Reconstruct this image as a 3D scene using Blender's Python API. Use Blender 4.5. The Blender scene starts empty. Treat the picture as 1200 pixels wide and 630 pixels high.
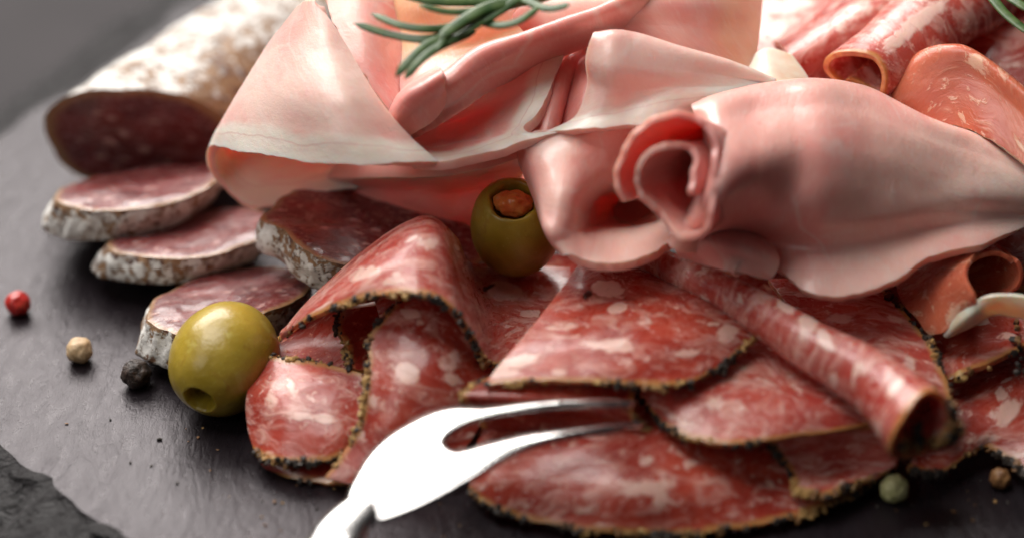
import bpy, bmesh, math, random
import numpy as np
from mathutils import Vector, Matrix, noise
from mathutils.geometry import delaunay_2d_cdt
random.seed(7)
R = math.radians
S = 0.01                       # everything below is laid out in centimetres
scn = bpy.context.scene
COL = scn.collection

# ------------------------------------------------------------------ camera
PITCH = R(32); DIST = 42.0; FPX = 2800.0
CAM = np.array([0.0, -DIST*math.cos(PITCH), DIST*math.sin(PITCH)])
FWD = np.array([0.0, math.cos(PITCH), -math.sin(PITCH)])
UPV = np.array([0.0, math.sin(PITCH), math.cos(PITCH)])
def P(x, y, h):
    """point (cm) at height h seen at photo position x,y"""
    d = FWD*FPX + np.array([1.0, 0, 0])*(x-600) + UPV*(315-y)
    return CAM + d*((h-CAM[2])/d[2])
def PX(p):
    d = np.asarray(p)-CAM
    w = d@FWD
    return np.stack([600+FPX*d[..., 0]/w, 315-FPX*(d@UPV)/w], -1)

# ------------------------------------------------------------------ tagging
def tag(o, label=None, cat=None, group=None, kind=None):
    if label: o['label'] = label
    if cat: o['category'] = cat
    if group: o['group'] = group
    if kind: o['kind'] = kind
    return o
def empty(name, loc=(0, 0, 0)):
    o = bpy.data.objects.new(name, None); COL.objects.link(o)
    o.empty_display_size = .01
    o.location = Vector(loc)*S
    return o
def link(name, me, mats, parent=None, smooth=True):
    o = bpy.data.objects.new(name, me); COL.objects.link(o)
    for m in (mats if isinstance(mats, (list, tuple)) else [mats]): me.materials.append(m)
    if smooth: me.polygons.foreach_set('use_smooth', [True]*len(me.polygons))
    if parent:
        o.parent = parent
        o.matrix_parent_inverse = Matrix.Translation(-parent.location)
    return o

# ------------------------------------------------------------------ nodes
class NT:
    def __init__(s, name):
        s.m = bpy.data.materials.new(name); s.m.use_nodes = True
        s.t = s.m.node_tree; s.b = s.t.nodes['Principled BSDF']
    def n(s, ty, **kw):
        nd = s.t.nodes.new(ty)
        for k, v in kw.items():
            if k.startswith('i_'):
                k2 = k[2:]; k2 = int(k2) if k2.isdigit() else k2.replace('_', ' ')
                s.set(nd.inputs[k2], v)
            else: setattr(nd, k, v)
        return nd
    def set(s, inp, v):
        if isinstance(v, bpy.types.NodeSocket): s.t.links.new(v, inp)
        else: inp.default_value = v
    def noise(s, vec, scale, detail=4, rough=.55, dist=0.0):
        return s.n('ShaderNodeTexNoise', i_Vector=vec, i_Scale=scale, i_Detail=detail, i_Roughness=rough, i_Distortion=dist).outputs['Fac']
    def ramp(s, f, a, b, lo=0.0, hi=1.0, smooth=True):
        nd = s.n('ShaderNodeMapRange', i_Value=f, i_1=a, i_2=b, i_3=lo, i_4=hi)
        if smooth: nd.interpolation_type = 'SMOOTHSTEP'
        return nd.outputs[0]
    def math(s, op, a, b=0.0, clamp=False):
        nd = s.n('ShaderNodeMath', operation=op, use_clamp=clamp); s.set(nd.inputs[0], a); s.set(nd.inputs[1], b)
        return nd.outputs[0]
    def mix(s, f, a, b, blend='MIX'):
        nd = s.n('ShaderNodeMix', data_type='RGBA', blend_type=blend)
        s.set(nd.inputs[0], f); s.set(nd.inputs[6], a if isinstance(a, bpy.types.NodeSocket) else (*a, 1)[:4])
        s.set(nd.inputs[7], b if isinstance(b, bpy.types.NodeSocket) else (*b, 1)[:4])
        return nd.outputs[2]
    def attr(s, name):
        return s.n('ShaderNodeAttribute', attribute_name=name).outputs['Fac']
    def coord(s, scale=(1, 1, 1), which='cm'):
        a = s.n('ShaderNodeAttribute', attribute_name=which)
        mp = s.n('ShaderNodeMapping', i_Vector=a.outputs['Vector'], i_Scale=scale)
        return mp.outputs[0]
    def obj(s, scale=(100, 100, 100)):
        a = s.n('ShaderNodeTexCoord'); mp = s.n('ShaderNodeMapping', i_Vector=a.outputs['Object'], i_Scale=scale)
        return mp.outputs[0]
    def bump(s, h, strength=.5, dist=.02):
        nd = s.n('ShaderNodeBump', i_Height=h, i_Strength=strength, i_Distance=dist*S)
        s.set(s.b.inputs['Normal'], nd.outputs[0]); return nd
    def p(s, **kw):
        for k, v in kw.items():
            s.set(s.b.inputs[k.replace('_', ' ')], v if not isinstance(v, tuple) or len(v) != 3 or k == 'Subsurface_Radius' else (*v, 1))
        return s
def sss(m, w, r=(.5, .16, .10), scale=.01):
    m.p(Subsurface_Weight=w, Subsurface_Radius=r, Subsurface_Scale=scale)

def mat_ham():
    m = NT('cooked_ham'); c = m.coord()
    big = m.noise(c, .45, 2, .5, .6); mid = m.noise(c, 1.6, 4, .6, .8); fine = m.noise(m.coord((6, 14, 6)), 1.4, 4, .7)
    col = m.mix(m.ramp(big, .35, .65), (.90, .52, .445), (.85, .355, .315))
    col = m.mix(m.math('MULTIPLY', m.ramp(mid, .45, .75), .45), col, (.88, .62, .56))
    # thin connective veins
    v = m.n('ShaderNodeTexVoronoi', feature='DISTANCE_TO_EDGE', i_Vector=m.mix(.35, c, m.n('ShaderNodeTexNoise', i_Vector=c, i_Scale=1.2).outputs['Color'], 'ADD'), i_Scale=.55)
    vein = m.math('MULTIPLY', m.ramp(v.outputs[0], 0, .035, 1, 0), m.ramp(big, .45, .6))
    col = m.mix(m.math('MULTIPLY', vein, .55), col, (.88, .66, .60))
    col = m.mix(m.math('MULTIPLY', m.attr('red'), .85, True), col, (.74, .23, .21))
    fatf = m.math('ADD', m.attr('edge'), m.math('MULTIPLY', m.math('SUBTRACT', big, .5), .5))
    fat = m.math('MAXIMUM', m.ramp(fatf, .36, .62, 1, 0), m.attr('fat'), True)
    line = m.ramp(m.math('ABSOLUTE', m.math('SUBTRACT', fatf, .30)), 0, .02, 1, 0)
    col = m.mix(fat, col, m.mix(fine, (.95, .75, .65), (.96, .83, .75)))
    col = m.mix(m.math('MULTIPLY', line, .35), col, (.62, .22, .20))
    spk = m.ramp(m.noise(c, 3.3, 2, .5, 1.5), .76, .80)
    col = m.mix(m.math('MULTIPLY', spk, .6), col, (.55, .13, .12))
    col = m.mix(m.attr('amber'), col, (.90, .50, .27))  # amber: light shining through thin ham, put into the colour
    fib = m.noise(m.coord((20, 5, 8)), 1.0, 4, .6)
    mic = m.noise(m.coord((28, 40, 28)), 1.0, 3, .7); lump = m.noise(m.coord((3, 5, 3)), 1.0, 3, .6, .5)
    col = m.mix(m.math('MULTIPLY', m.ramp(lump, .45, .75), .22), col, (.78, .33, .29))
    col = m.mix(m.math('MULTIPLY', m.ramp(fib, .50, .72), .22), col, (.93, .72, .67))
    h = m.math('ADD', m.math('MULTIPLY', fine, .5), m.math('ADD', m.math('MULTIPLY', mid, 1.2), m.math('ADD', m.math('MULTIPLY', fib, .45), m.math('ADD', m.math('MULTIPLY', mic, .22), m.math('MULTIPLY', lump, .18)))))
    m.bump(h, .30, .045)
    m.p(Base_Color=col, Roughness=m.ramp(fine, .3, .7, .30, .44, False), Specular_IOR_Level=.5, Coat_Weight=.28, Coat_Roughness=.14)
    sss(m, .6, (.55, .20, .13), .007); return m.m
def mat_ham_cut():
    m = NT('ham_cut_edge'); c = m.coord()
    m.p(Base_Color=m.mix(m.noise(c, 5), (.82, .44, .38), (.88, .60, .53)), Roughness=.4)
    sss(m, .5); return m.m

def mat_salami(name, lean, dark, fatc, density=.5, sc=1.0, rindc=(.52, .22, .07)):
    m = NT(name); c = m.coord((sc, sc, sc))
    warp = m.mix(.75, c, m.n('ShaderNodeTexNoise', i_Vector=c, i_Scale=1.0, i_Detail=3).outputs['Color'], 'ADD')
    st = m.n('ShaderNodeMapping', i_Vector=warp, i_Scale=(.85, 1.5, 1), i_Rotation=(0, 0, .5)).outputs[0]
    v1 = m.n('ShaderNodeTexVoronoi', feature='SMOOTH_F1', i_Vector=st, i_Scale=1.9, i_Smoothness=.2)
    t = m.ramp(m.n('ShaderNodeTexVoronoi', feature='F1', i_Vector=st, i_Scale=1.9).outputs['Color'], 0, 1, -.14, .20, False)
    n1 = m.noise(warp, 4.5, 6, .68)
    d1 = m.math('ADD', v1.outputs[0], m.math('MULTIPLY', m.math('SUBTRACT', n1, .5), 1.0))
    big = m.math('MULTIPLY', m.ramp(m.math('SUBTRACT', d1, t), .07, .20, 1, 0), .80)
    n2 = m.noise(m.n('ShaderNodeMapping', i_Vector=warp, i_Scale=(1.3, 3.2, 1), i_Rotation=(0, 0, .6)).outputs[0], 1.3, 5, .65, .8)
    marb = m.math('MULTIPLY', m.ramp(n2, .62-.25*density, .82-.25*density+.05), .58)
    n3 = m.noise(warp, 7.0, 4, .7)
    fl = m.math('MULTIPLY', m.ramp(n3, .57, .66), .60)
    fat = m.math('MAXIMUM', m.math('MAXIMUM', big, m.math('MAXIMUM', marb, fl)), m.ramp(m.math('ADD', m.math('MULTIPLY', m.attr('fat'), 1.1), m.math('MULTIPLY', m.math('SUBTRACT', n1, .5), 1.3)), .32, .60, 0, .80), True)
    base = m.mix(m.ramp(m.noise(c, .9, 3), .35, .65), lean, dark)
    base = m.mix(m.math('MULTIPLY', m.ramp(n1, .4, .7), .4), base, lean)
    col = m.mix(fat, base, m.mix(n1, fatc, tuple(min(1, x*1.12) for x in fatc)))
    e = m.math('ADD', m.attr('edge'), m.math('MULTIPLY', m.math('SUBTRACT', n1, .5), .12))
    col = m.mix(m.ramp(e, .03, .14, 1, 0), col, rindc)
    col = m.mix(m.attr('dark'), col, (.03, .01, .008))
    h = m.math('ADD', m.math('MULTIPLY', fat, .45), m.math('ADD', m.math('MULTIPLY', n3, .35), m.math('MULTIPLY', n2, .8)))
    m.bump(h, .42, .05)
    m.p(Base_Color=col, Roughness=m.ramp(n3, .3, .7, .22, .40, False), Specular_IOR_Level=.5, Coat_Weight=.35, Coat_Roughness=.14)
    sss(m, .45, (.50, .12, .06), .008); return m.m

def mat_simple(name, a, b, scale=6, rough=.5, bump=.3, bd=.03, s=0, which='obj', **kw):
    m = NT(name); c = m.obj() if which == 'obj' else m.coord()
    f = m.noise(c, scale, 5, .6)
    m.p(Base_Color=m.mix(m.ramp(f, .35, .65), a, b), Roughness=rough, **kw)
    if bump: m.bump(f, bump, bd)
    if s: sss(m, s)
    return m.m

def mat_casing():
    m = NT('mouldy_casing'); c = m.obj()
    n1 = m.noise(c, 2.6, 6, .62, .7); n2 = m.noise(c, 9, 5, .65); n0 = m.noise(c, .9, 3, .5)
    f = m.math('ADD', m.math('MULTIPLY', n1, .45), m.math('ADD', m.math('MULTIPLY', n2, .42), m.math('MULTIPLY', n0, .13)))
    f = m.math('SUBTRACT', f, m.math('MULTIPLY', m.attr('bare'), .09))
    mould = m.ramp(f, .455, .50)
    brown = m.mix(n2, (.26, .14, .075), (.40, .24, .12))
    brown = m.mix(m.ramp(m.noise(c, 5, 3), .5, .65), brown, (.13, .06, .045))
    white = m.mix(n2, (.70, .67, .63), (.86, .84, .80))
    m.p(Base_Color=m.mix(mould, brown, white), Roughness=m.ramp(mould, 0, 1, .45, .85))
    m.bump(m.math('ADD', m.math('MULTIPLY', mould, .6), m.math('ADD', n1, m.math('MULTIPLY', n2, .6))), .7, .07)
    return m.m

def mat_olive():
    m = NT('green_olive_skin'); c = m.obj()
    n = m.noise(c, 1.3, 3, .5); n2 = m.noise(c, 14, 3)
    col = m.mix(m.ramp(n, .3, .7), (.34, .235, .018), (.46, .33, .045))
    col = m.mix(m.math('MULTIPLY', m.ramp(m.noise(c, 3.2, 4, .6, .8), .58, .70), .45), col, (.30, .16, .02))
    col = m.mix(m.math('MULTIPLY', m.ramp(n2, .6, .75), .35), col, (.56, .46, .12))
    col = m.mix(m.math('MULTIPLY', m.ramp(m.noise(m.obj((100, 100, 40)), 3, 3), .6, .7), .5), col, (.50, .42, .10))
    m.p(Base_Color=col, Roughness=.36, Coat_Weight=.22, Coat_Roughness=.18)
    sss(m, .35, (.5, .35, .05)); m.bump(m.math('ADD', m.noise(c, 6, 3), m.math('MULTIPLY', m.noise(c, 1.8, 3), 1.5)), .25, .05); return m.m

def mat_slate():
    m = NT('black_slate'); c0 = m.obj()
    mp = m.n('ShaderNodeMapping', i_Vector=c0, i_Rotation=(0, 0, R(-38)), i_Scale=(1, .35, 1)).outputs[0]
    n1 = m.noise(mp, 1.1, 6, .6, .6); n2 = m.noise(mp, 5, 6, .68, .3); n3 = m.noise(c0, 24, 4, .7); nb = m.noise(c0, .22, 2)
    ridge = m.ramp(m.math('ABSOLUTE', m.math('SUBTRACT', n1, .5)), 0, .035, 1, 0)
    col = m.mix(n2, (.008, .006, .0075), (.017, .013, .016))
    rough = m.math('ADD', m.ramp(n2, .3, .7, .20, .34, False), m.math('MULTIPLY', n3, .08))
    m.p(Base_Color=col, Roughness=rough, Specular_IOR_Level=.34, Specular_Tint=(1, .90, .97, 1))
    h = m.math('ADD', m.math('MULTIPLY', n2, .8), m.math('ADD', m.math('MULTIPLY', n1, .9), m.math('ADD', m.math('MULTIPLY', n3, .22), m.math('MULTIPLY', ridge, -.10))))
    m.bump(h, .34, .09); return m.m
def mat_slate_edge():
    m = NT('broken_slate_edge'); c0 = m.obj()
    n2 = m.noise(c0, 3, 6, .65, .6); n3 = m.noise(c0, 14, 4, .7)
    m.p(Base_Color=m.mix(n3, (.006, .005, .006), (.020, .016, .018)), Roughness=.42, Specular_IOR_Level=.4)
    m.bump(m.math('ADD', n2, m.math('MULTIPLY', n3, .3)), .9, .2); return m.m

HAM = mat_ham(); HAMCUT = mat_ham_cut()
SAL = mat_salami('peppered_salami', (.52, .080, .048), (.34, .032, .020), (.84, .52, .44), .62)
SALP = mat_salami('pale_salami', (.55, .105, .078), (.42, .048, .036), (.87, .57, .49), .80)
SALD = mat_salami('shaded_salami', (.36, .040, .022), (.22, .018, .011), (.62, .26, .16), .25)  # shade of hollows and undersides put into a darker salami colour
SALCUT = mat_simple('salami_cut_edge', (.40, .10, .04), (.58, .26, .09), 5, .4, which='cm', s=.3)
SAUC = mat_salami('cured_sausage_meat', (.19, .028, .028), (.105, .015, .017), (.55, .34, .31), .42, 1.7, (.36, .19, .09))
PROS = mat_salami('prosciutto_meat', (.58, .15, .08), (.46, .085, .05), (.82, .50, .36), .34, .6, (.88, .72, .58))
for _k, _v in (('Coat Weight', .03), ('Specular IOR Level', .35)): PROS.node_tree.nodes['Principled BSDF'].inputs[_k].default_value = _v
FATM = mat_simple('ham_fat', (.82, .58, .42), (.88, .74, .62), 1.6, .38, .2, .03, .5, 'cm')
PBLK = mat_simple('black_pepper', (.012, .010, .009), (.05, .035, .025), 12, .55)
PTAN = mat_simple('cracked_pepper_core', (.38, .20, .06), (.62, .40, .15), 12, .5)
PBRN = mat_simple('pepper_husk', (.16, .07, .025), (.30, .15, .05), 12, .5)
CASE = mat_casing(); OLV = mat_olive()
SLATE = mat_slate(); SLEDGE = mat_slate_edge()

# ------------------------------------------------------------------ surface tools
def crp(pts, t):
    """Catmull-Rom through pts (n,k,...) at parameter array t in 0..n-1"""
    pts = np.asarray(pts, float); n = len(pts)
    ext = np.concatenate([[2*pts[0]-pts[1]], pts, [2*pts[-1]-pts[-2]]])
    i = np.clip(np.floor(t).astype(int), 0, n-2); f = (t-i)
    f = f.reshape(-1, *([1]*(pts.ndim-1)))
    p0, p1, p2, p3 = ext[i], ext[i+1], ext[i+2], ext[i+3]
    return .5*((2*p1)+(-p0+p2)*f+(2*p0-5*p1+4*p2-p3)*f**2+(-p0+3*p1-3*p2+p3)*f**3)
def resample(c, n):
    c = np.asarray(c, float)
    if len(c) == 2: c = np.array([c[0], (c[0]+c[1])/2, c[1]])
    d = crp(c, np.linspace(0, len(c)-1, 12*len(c)))
    L = np.concatenate([[0], np.cumsum(np.linalg.norm(np.diff(d, axis=0), axis=1))])
    s = np.linspace(0, L[-1], n)
    return np.stack([np.interp(s, L, d[:, k]) for k in range(3)], 1)
def loft(rows, nu=120, nv=90):
    """rows: control curves of (x, y, h); equal counts -> matched by index, else by length"""
    rows = [np.array([P(*q) for q in r]) for r in rows]
    if len({len(r) for r in rows}) > 1: rows = [resample(r, 14) for r in rows]
    A = np.array(rows)                                   # (r, c, 3)
    B = crp(A.transpose(1, 0, 2), np.linspace(0, A.shape[1]-1, nu)).transpose(1, 0, 2)
    return crp(B, np.linspace(0, A.shape[0]-1, nv))      # (nv, nu, 3)
def roll(path, rad, turns=1.15, start=0.0, nu=90, nv=90, shrink=.25, squash=1.0, bend=0.0, lobe=0.0):
    """a sheet rolled into a tube along path; last row = open end"""
    pts = crp(np.array([P(*q) for q in path]), np.linspace(0, len(path)-1, nv))
    rr = np.interp(np.linspace(0, 1, nv), np.linspace(0, 1, len(rad)), rad)
    tan = np.gradient(pts, axis=0); tan /= np.linalg.norm(tan, axis=1)[:, None]
    up = np.array([0, 0, 1.0])
    side = np.cross(tan, up); side /= np.linalg.norm(side, axis=1)[:, None]
    up2 = np.cross(side, tan)
    th = start+np.linspace(0, 2*math.pi*turns, nu)
    k = (1-shrink*np.linspace(0, 1, nu)**1.2)*(1+lobe*np.sin(2*th+.6)+lobe*.6*np.sin(3*th+2))
    G = np.zeros((nv, nu, 3))
    for j in range(nu):
        G[:, j] = pts+(side*math.cos(th[j])+up2*math.sin(th[j])*squash)*(rr*k[j])[:, None]
        if bend: G[:, j] += tan*(bend*math.sin(th[j]*2+1)*np.linspace(0, 1, nv)**4)[:, None]
    return G
def vnoise(p, sc, seed=0.0):
    return noise.noise(Vector((p[0]*sc+seed, p[1]*sc-seed, p[2]*sc+seed*.7)))
def wobble(G, amp=.03, sc=1.1, seed=0.0, amp2=.012, sc2=3.2, edge=.03, edges=('last',)):
    """organic unevenness along the surface normal, and ragged cut edges"""
    du = np.gradient(G, axis=1); dv = np.gradient(G, axis=0)
    N = np.cross(du, dv); ln = np.linalg.norm(N, axis=2, keepdims=True); N /= np.maximum(ln, 1e-9)
    H = G.copy(); nv, nu, _ = G.shape
    for i in range(nv):
        for j in range(nu):
            p = G[i, j]
            H[i, j] += N[i, j]*(amp*vnoise(p, sc, seed)+amp2*vnoise(p, sc2, seed+5))
    if edge:
        for e in edges:
            for k in range(5):
                f = (1-k/5)**2
                idx = {'last': (nv-1-k, slice(None)), 'first': (k, slice(None)), 'left': (slice(None), k), 'right': (slice(None), nu-1-k)}[e]
                inn = {'last': (nv-9, slice(None)), 'first': (8, slice(None)), 'left': (slice(None), 8), 'right': (slice(None), nu-9)}[e]
                Q = H[idx]; I = H[inn]; D = Q-I; D /= np.maximum(np.linalg.norm(D, axis=1, keepdims=True), 1e-6)
                for a in range(len(Q)):
                    Q[a] += D[a]*f*edge*(vnoise(Q[a], 2.2, seed+9)+.7*vnoise(Q[a], 6, seed+3))*2
                H[idx] = Q
    return H
def alen(G, axis):
    d = np.linalg.norm(np.diff(G, axis=axis), axis=2)
    z = np.zeros_like(np.take(d, [0], axis=axis))
    return np.concatenate([z, np.cumsum(d, axis=axis)], axis=axis)
def sheet(name, grids, mat, cut=None, thick=.14, edges=('last',), spots=(), parent=None, seed=0.0, off=0.0,
          wob=(.03, 1.1), edge=.018, w2=.007, rag=None):
    """one mesh of one or more grids; spots = (attr, x, y, rx, ry, strength, angle) in photo px"""
    if isinstance(grids, np.ndarray): grids = [grids]
    V = []; F = []; C = []; E = []; base = 0
    for gi, G0 in enumerate(grids):
        G = wobble(G0, wob[0], wob[1], seed+gi*3.1, w2, 3.2, edge, rag or edges or ('last', 'left'))
        nv, nu, _ = G.shape
        U = alen(G, 1); W = alen(G, 0)
        # texture space: mean lengths keep the pattern even, blended with true ones
        u = .5*U+.5*U.mean(0)[None, :]; w = .5*W+.5*W.mean(1)[:, None]
        C.append(np.stack([u+seed*7.3, w+seed*3.7, np.full_like(u, seed)], -1).reshape(-1, 3))
        ed = np.full((nv, nu), 9.0)
        for e in edges:
            if e == 'last': ed = np.minimum(ed, W[-1][None, :]-W)
            if e == 'first': ed = np.minimum(ed, W)
            if e == 'left': ed = np.minimum(ed, U)
            if e == 'right': ed = np.minimum(ed, U[:, -1:]-U)
        E.append(ed.reshape(-1))
        V.append(G.reshape(-1, 3))
        for i in range(nv-1):
            a = base+i*nu
            F += [(a+j, a+j+1, a+nu+j+1, a+nu+j) for j in range(nu-1)]
        base += nv*nu
        grids[gi] = G
    V = np.concatenate(V); C = np.concatenate(C); E = np.concatenate(E)
    org = np.array(parent.location)/S if parent else V.mean(0)*np.array([1, 1, 0])+np.array([0, 0, V[:, 2].min()])
    me = bpy.data.meshes.new(name)
    me.from_pydata(((V-org)*S).tolist(), [], F)
    a = me.attributes.new('cm', 'FLOAT_VECTOR', 'POINT'); a.data.foreach_set('vector', C.astype(np.float32).ravel())
    a = me.attributes.new('edge', 'FLOAT', 'POINT'); a.data.foreach_set('value', E.astype(np.float32))
    px = PX(V); att = {}
    for k, x, y, rx, ry, st, *rest in spots:
        ang = R(rest[0]) if rest else 0
        dx, dy = px[:, 0]-x, px[:, 1]-y
        a1 = (dx*math.cos(ang)+dy*math.sin(ang))/rx; a2 = (-dx*math.sin(ang)+dy*math.cos(ang))/ry
        d = np.sqrt(a1**2+a2**2)
        soft = .9 if k == 'fat' else (.25 if k == 'dark' else .8)
        f = np.clip((1+soft/2-d)/soft, 0, 1)*st
        att[k] = np.maximum(att.get(k, 0), f)
    for k, f in att.items():
        a = me.attributes.new(k, 'FLOAT', 'POINT'); a.data.foreach_set('value', f.astype(np.float32))
    o = link(name, me, [mat, cut or mat])
    if parent: o.parent = parent
    else: o.location = Vector(org)*S
    md = o.modifiers.new('thickness', 'SOLIDIFY'); md.thickness = thick*S; md.offset = off
    md.material_offset_rim = 1 if cut else 0; md.use_even_offset = False
    bv = o.modifiers.new('soft_edge', 'BEVEL'); bv.width = thick*.28*S; bv.segments = 2; bv.limit_method = 'ANGLE'; bv.angle_limit = R(50)
    o['_'] = 0; del o['_']
    return o, grids

def edge_line(G, e):
    return {'last': G[-1], 'first': G[0], 'left': G[:, 0], 'right': G[:, -1]}[e]
def chips(name, lines, parent, size=.055, dens=30, width=.07, seed=1, up=.03, frac=(0, 1)):
    if dens > 20: size *= .70; dens *= 2.0; width *= 1.0
    """crust of crushed pepper along an edge"""
    rnd = random.Random(seed); V = []; F = []; M = []
    org = np.array(parent.location)/S
    ico = bmesh.new(); bmesh.ops.create_icosphere(ico, subdivisions=1, radius=1)
    iv = [np.array(v.co) for v in ico.verts]; iff = [[v.index for v in f.verts] for f in ico.faces]; ico.free()
    for L in lines:
        L = np.asarray(L); n0 = int(frac[0]*(len(L)-1)); n1 = int(frac[1]*(len(L)-1)); L = L[n0:n1+1]
        cl = np.concatenate([[0], np.cumsum(np.linalg.norm(np.diff(L, axis=0), axis=1))])
        n = int(cl[-1]*dens)
        # backing band
        for k in range(n):
            s = rnd.random()*cl[-1]
            p = np.array([np.interp(s, cl, L[:, q]) for q in range(3)])
            clump = vnoise(p, 2.6, seed)
            if clump < -.12 and rnd.random() < .82: continue
            tone = vnoise(p, 2.0, seed+20)+rnd.uniform(-.35, .35)
            r = size*rnd.choice((.45, .7, .9, 1.2, 1.6))*(1.0+.6*max(0, clump))
            p = p+np.array([rnd.gauss(0, width*.45) for _ in range(3)])*np.array([1, 1, .8])+np.array([0, 0, up*rnd.uniform(-.5, 1)])
            mrot = np.array(Matrix.Rotation(rnd.uniform(0, 6.28), 3, Vector((rnd.gauss(0, 1), rnd.gauss(0, 1), rnd.gauss(0, 1)+.01)).normalized()))
            sc = np.array([rnd.uniform(.6, 1.4), rnd.uniform(.6, 1.2), rnd.uniform(.45, .9)])*r
            b = len(V)
            for v in iv: V.append((p+mrot@(v*sc*rnd.uniform(.8, 1.15))-org)*S)
            mi = 0 if tone < .05 else (2 if tone < .22 else 1)
            for f in iff: F.append([b+q for q in f]); M.append(mi)
    me = bpy.data.meshes.new(name); me.from_pydata([tuple(v) for v in V], [], F)
    o = link(name, me, [PBLK, PTAN, PBRN], smooth=False); o.parent = parent
    me.polygons.foreach_set('material_index', M)
    return o

HG = 'cooked ham slices folded in the pile'; SG = 'pepper crusted salami slices at the front'
def ham(rows, label, edges=('last',), spots=(), seed=0, thick=.15, mat=None, nu=120, nv=90, name='ham_slice', cat='ham', group=HG, cut=None, **kw):
    G = rows if isinstance(rows, np.ndarray) or isinstance(rows[0], np.ndarray) else loft(rows, nu, nv)
    o, g = sheet(name, G, mat or HAM, cut or HAMCUT, thick, edges, spots, None, seed, **kw)
    return tag(o, label, cat, group)
def salami(grids, label, rims=(('last', 0, 1),), mat=None, spots=(), seed=0, thick=.10, size=.055, dens=55, width=.06, extra=(), **kw):
    if isinstance(grids, np.ndarray): grids = [grids]
    c = np.concatenate([g.reshape(-1, 3) for g in grids])
    e = empty('salami_slice', (c[:, 0].mean(), c[:, 1].mean(), c[:, 2].min()))
    o, gs = sheet('meat', list(grids), mat or SAL, SALCUT, thick, tuple({r[0] for r in rims}) or ('last',), spots, e, seed, **kw)
    lines = []
    for r in rims:
        L = edge_line(gs[r[3] if len(r) > 3 else 0], r[0]); n = len(L)-1
        lines.append(L[int(r[1]*n):int(r[2]*n)+1])
    lines += [np.array([P(*q) for q in x]) if len(x) < 3 else crp(np.array([P(*q) for q in x]), np.linspace(0, len(x)-1, 40)) for x in extra]
    if len(lines) == 2 and len(lines[1]) == 0: lines = lines[:1]
    if lines and dens: chips('pepper_crust', lines, e, size, dens, width, int(seed*10)+1)
    return tag(e, label, 'salami', SG)

# ------------------------------------------------------------------ the surface it all rests on
def build_board():
    out = [(-380, 400), (-200, 300), (-90, 228), (0, 165), (55, 122), (110, 90), (150, 60), (200, 22), (260, -20), (330, -70), (600, -200), (2000, -200),
           (2100, 300), (2100, 900), (900, 860), (240, 760), (170, 650), (134, 612), (92, 592), (50, 556), (20, 545), (-12, 512), (-60, 470), (-150, 440), (-300, 425)]
    pts = [P(x, y, 0) for x, y in out]
    dense = []
    for i in range(len(pts)):
        a, b = pts[i], pts[(i+1) % len(pts)]
        n = max(1, int(np.linalg.norm(b-a)/.16))
        for k in range(n): dense.append(a+(b-a)*k/n)
    D = np.array(dense); n = len(D)
    # outward direction
    nxt = np.roll(D, -3, 0)-np.roll(D, 3, 0); nrm = np.stack([nxt[:, 1], -nxt[:, 0]], 1); nrm /= np.linalg.norm(nrm, axis=1)[:, None]
    ctr = D.mean(0)[:2]
    if ((D[:, :2]-ctr)*nrm).sum() < 0: nrm = -nrm
    for k in range(n):
        j = .16*vnoise(D[k], .8, 3)+.10*vnoise(D[k], 2.3, 8)+.05*vnoise(D[k], 6, 2)
        D[k, :2] += nrm[k]*j
    rings = [D]
    for q, (o_, z) in enumerate([(.10, -.05), (.30, -.12), (.55, -.20), (.85, -.32), (1.2, -.46), (1.6, -.62), (1.65, -.70)]):
        r = D.copy()
        for k in range(n):
            r[k, :2] += nrm[k]*max(.01*(q+1), o_+(.28*vnoise(D[k], 1.1, 31+q*2.3)+.16*vnoise(D[k], 3.4, 11+q*5.1)))
            r[k, 2] = z+.05*vnoise(D[k], 2.5, 40+q*3)*(q < 6)
        rings.append(r)
    V = np.concatenate(rings)*S; F = []
    for q in range(len(rings)-1):
        for k in range(n):
            F.append((q*n+k, q*n+(k+1) % n, (q+1)*n+(k+1) % n, (q+1)*n+k))
    me = bpy.data.meshes.new('slate_board'); me.from_pydata(V.tolist(), [], F+[tuple(range(n))[::-1], tuple((len(rings)-1)*n+k for k in range(n))])
    bm = bmesh.new(); bm.from_mesh(me); bmesh.ops.recalc_face_normals(bm, faces=bm.faces); bm.to_mesh(me); bm.free()
    o = link('slate_board', me, [SLATE, SLEDGE], smooth=False)
    for p in me.polygons: p.material_index = 0 if len(p.vertices) > 4 else 1
    tag(o, 'black slate serving board with a chipped edge under all the cold cuts', 'serving board')
build_board()
def build_table():
    me = bpy.data.meshes.new('table_surface')
    z = -.705
    me.from_pydata([(-.8, -.5, z*S), (.8, -.5, z*S), (.8, 1.0, z*S), (-.8, 1.0, z*S)], [], [(0, 1, 2, 3)])
    m = NT('dark_table'); c = m.obj(); n = m.noise(m.obj((30, 100, 100)), 1.2, 4, .6); n2 = m.noise(c, .5, 3)
    m.p(Base_Color=m.mix(n2, (.014, .011, .013), (.030, .024, .027)), Roughness=.65, Specular_IOR_Level=.2); m.bump(n, .2, .1)
    o = link('table_surface', me, m.m, smooth=False); tag(o, kind='structure')
build_table()

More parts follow.
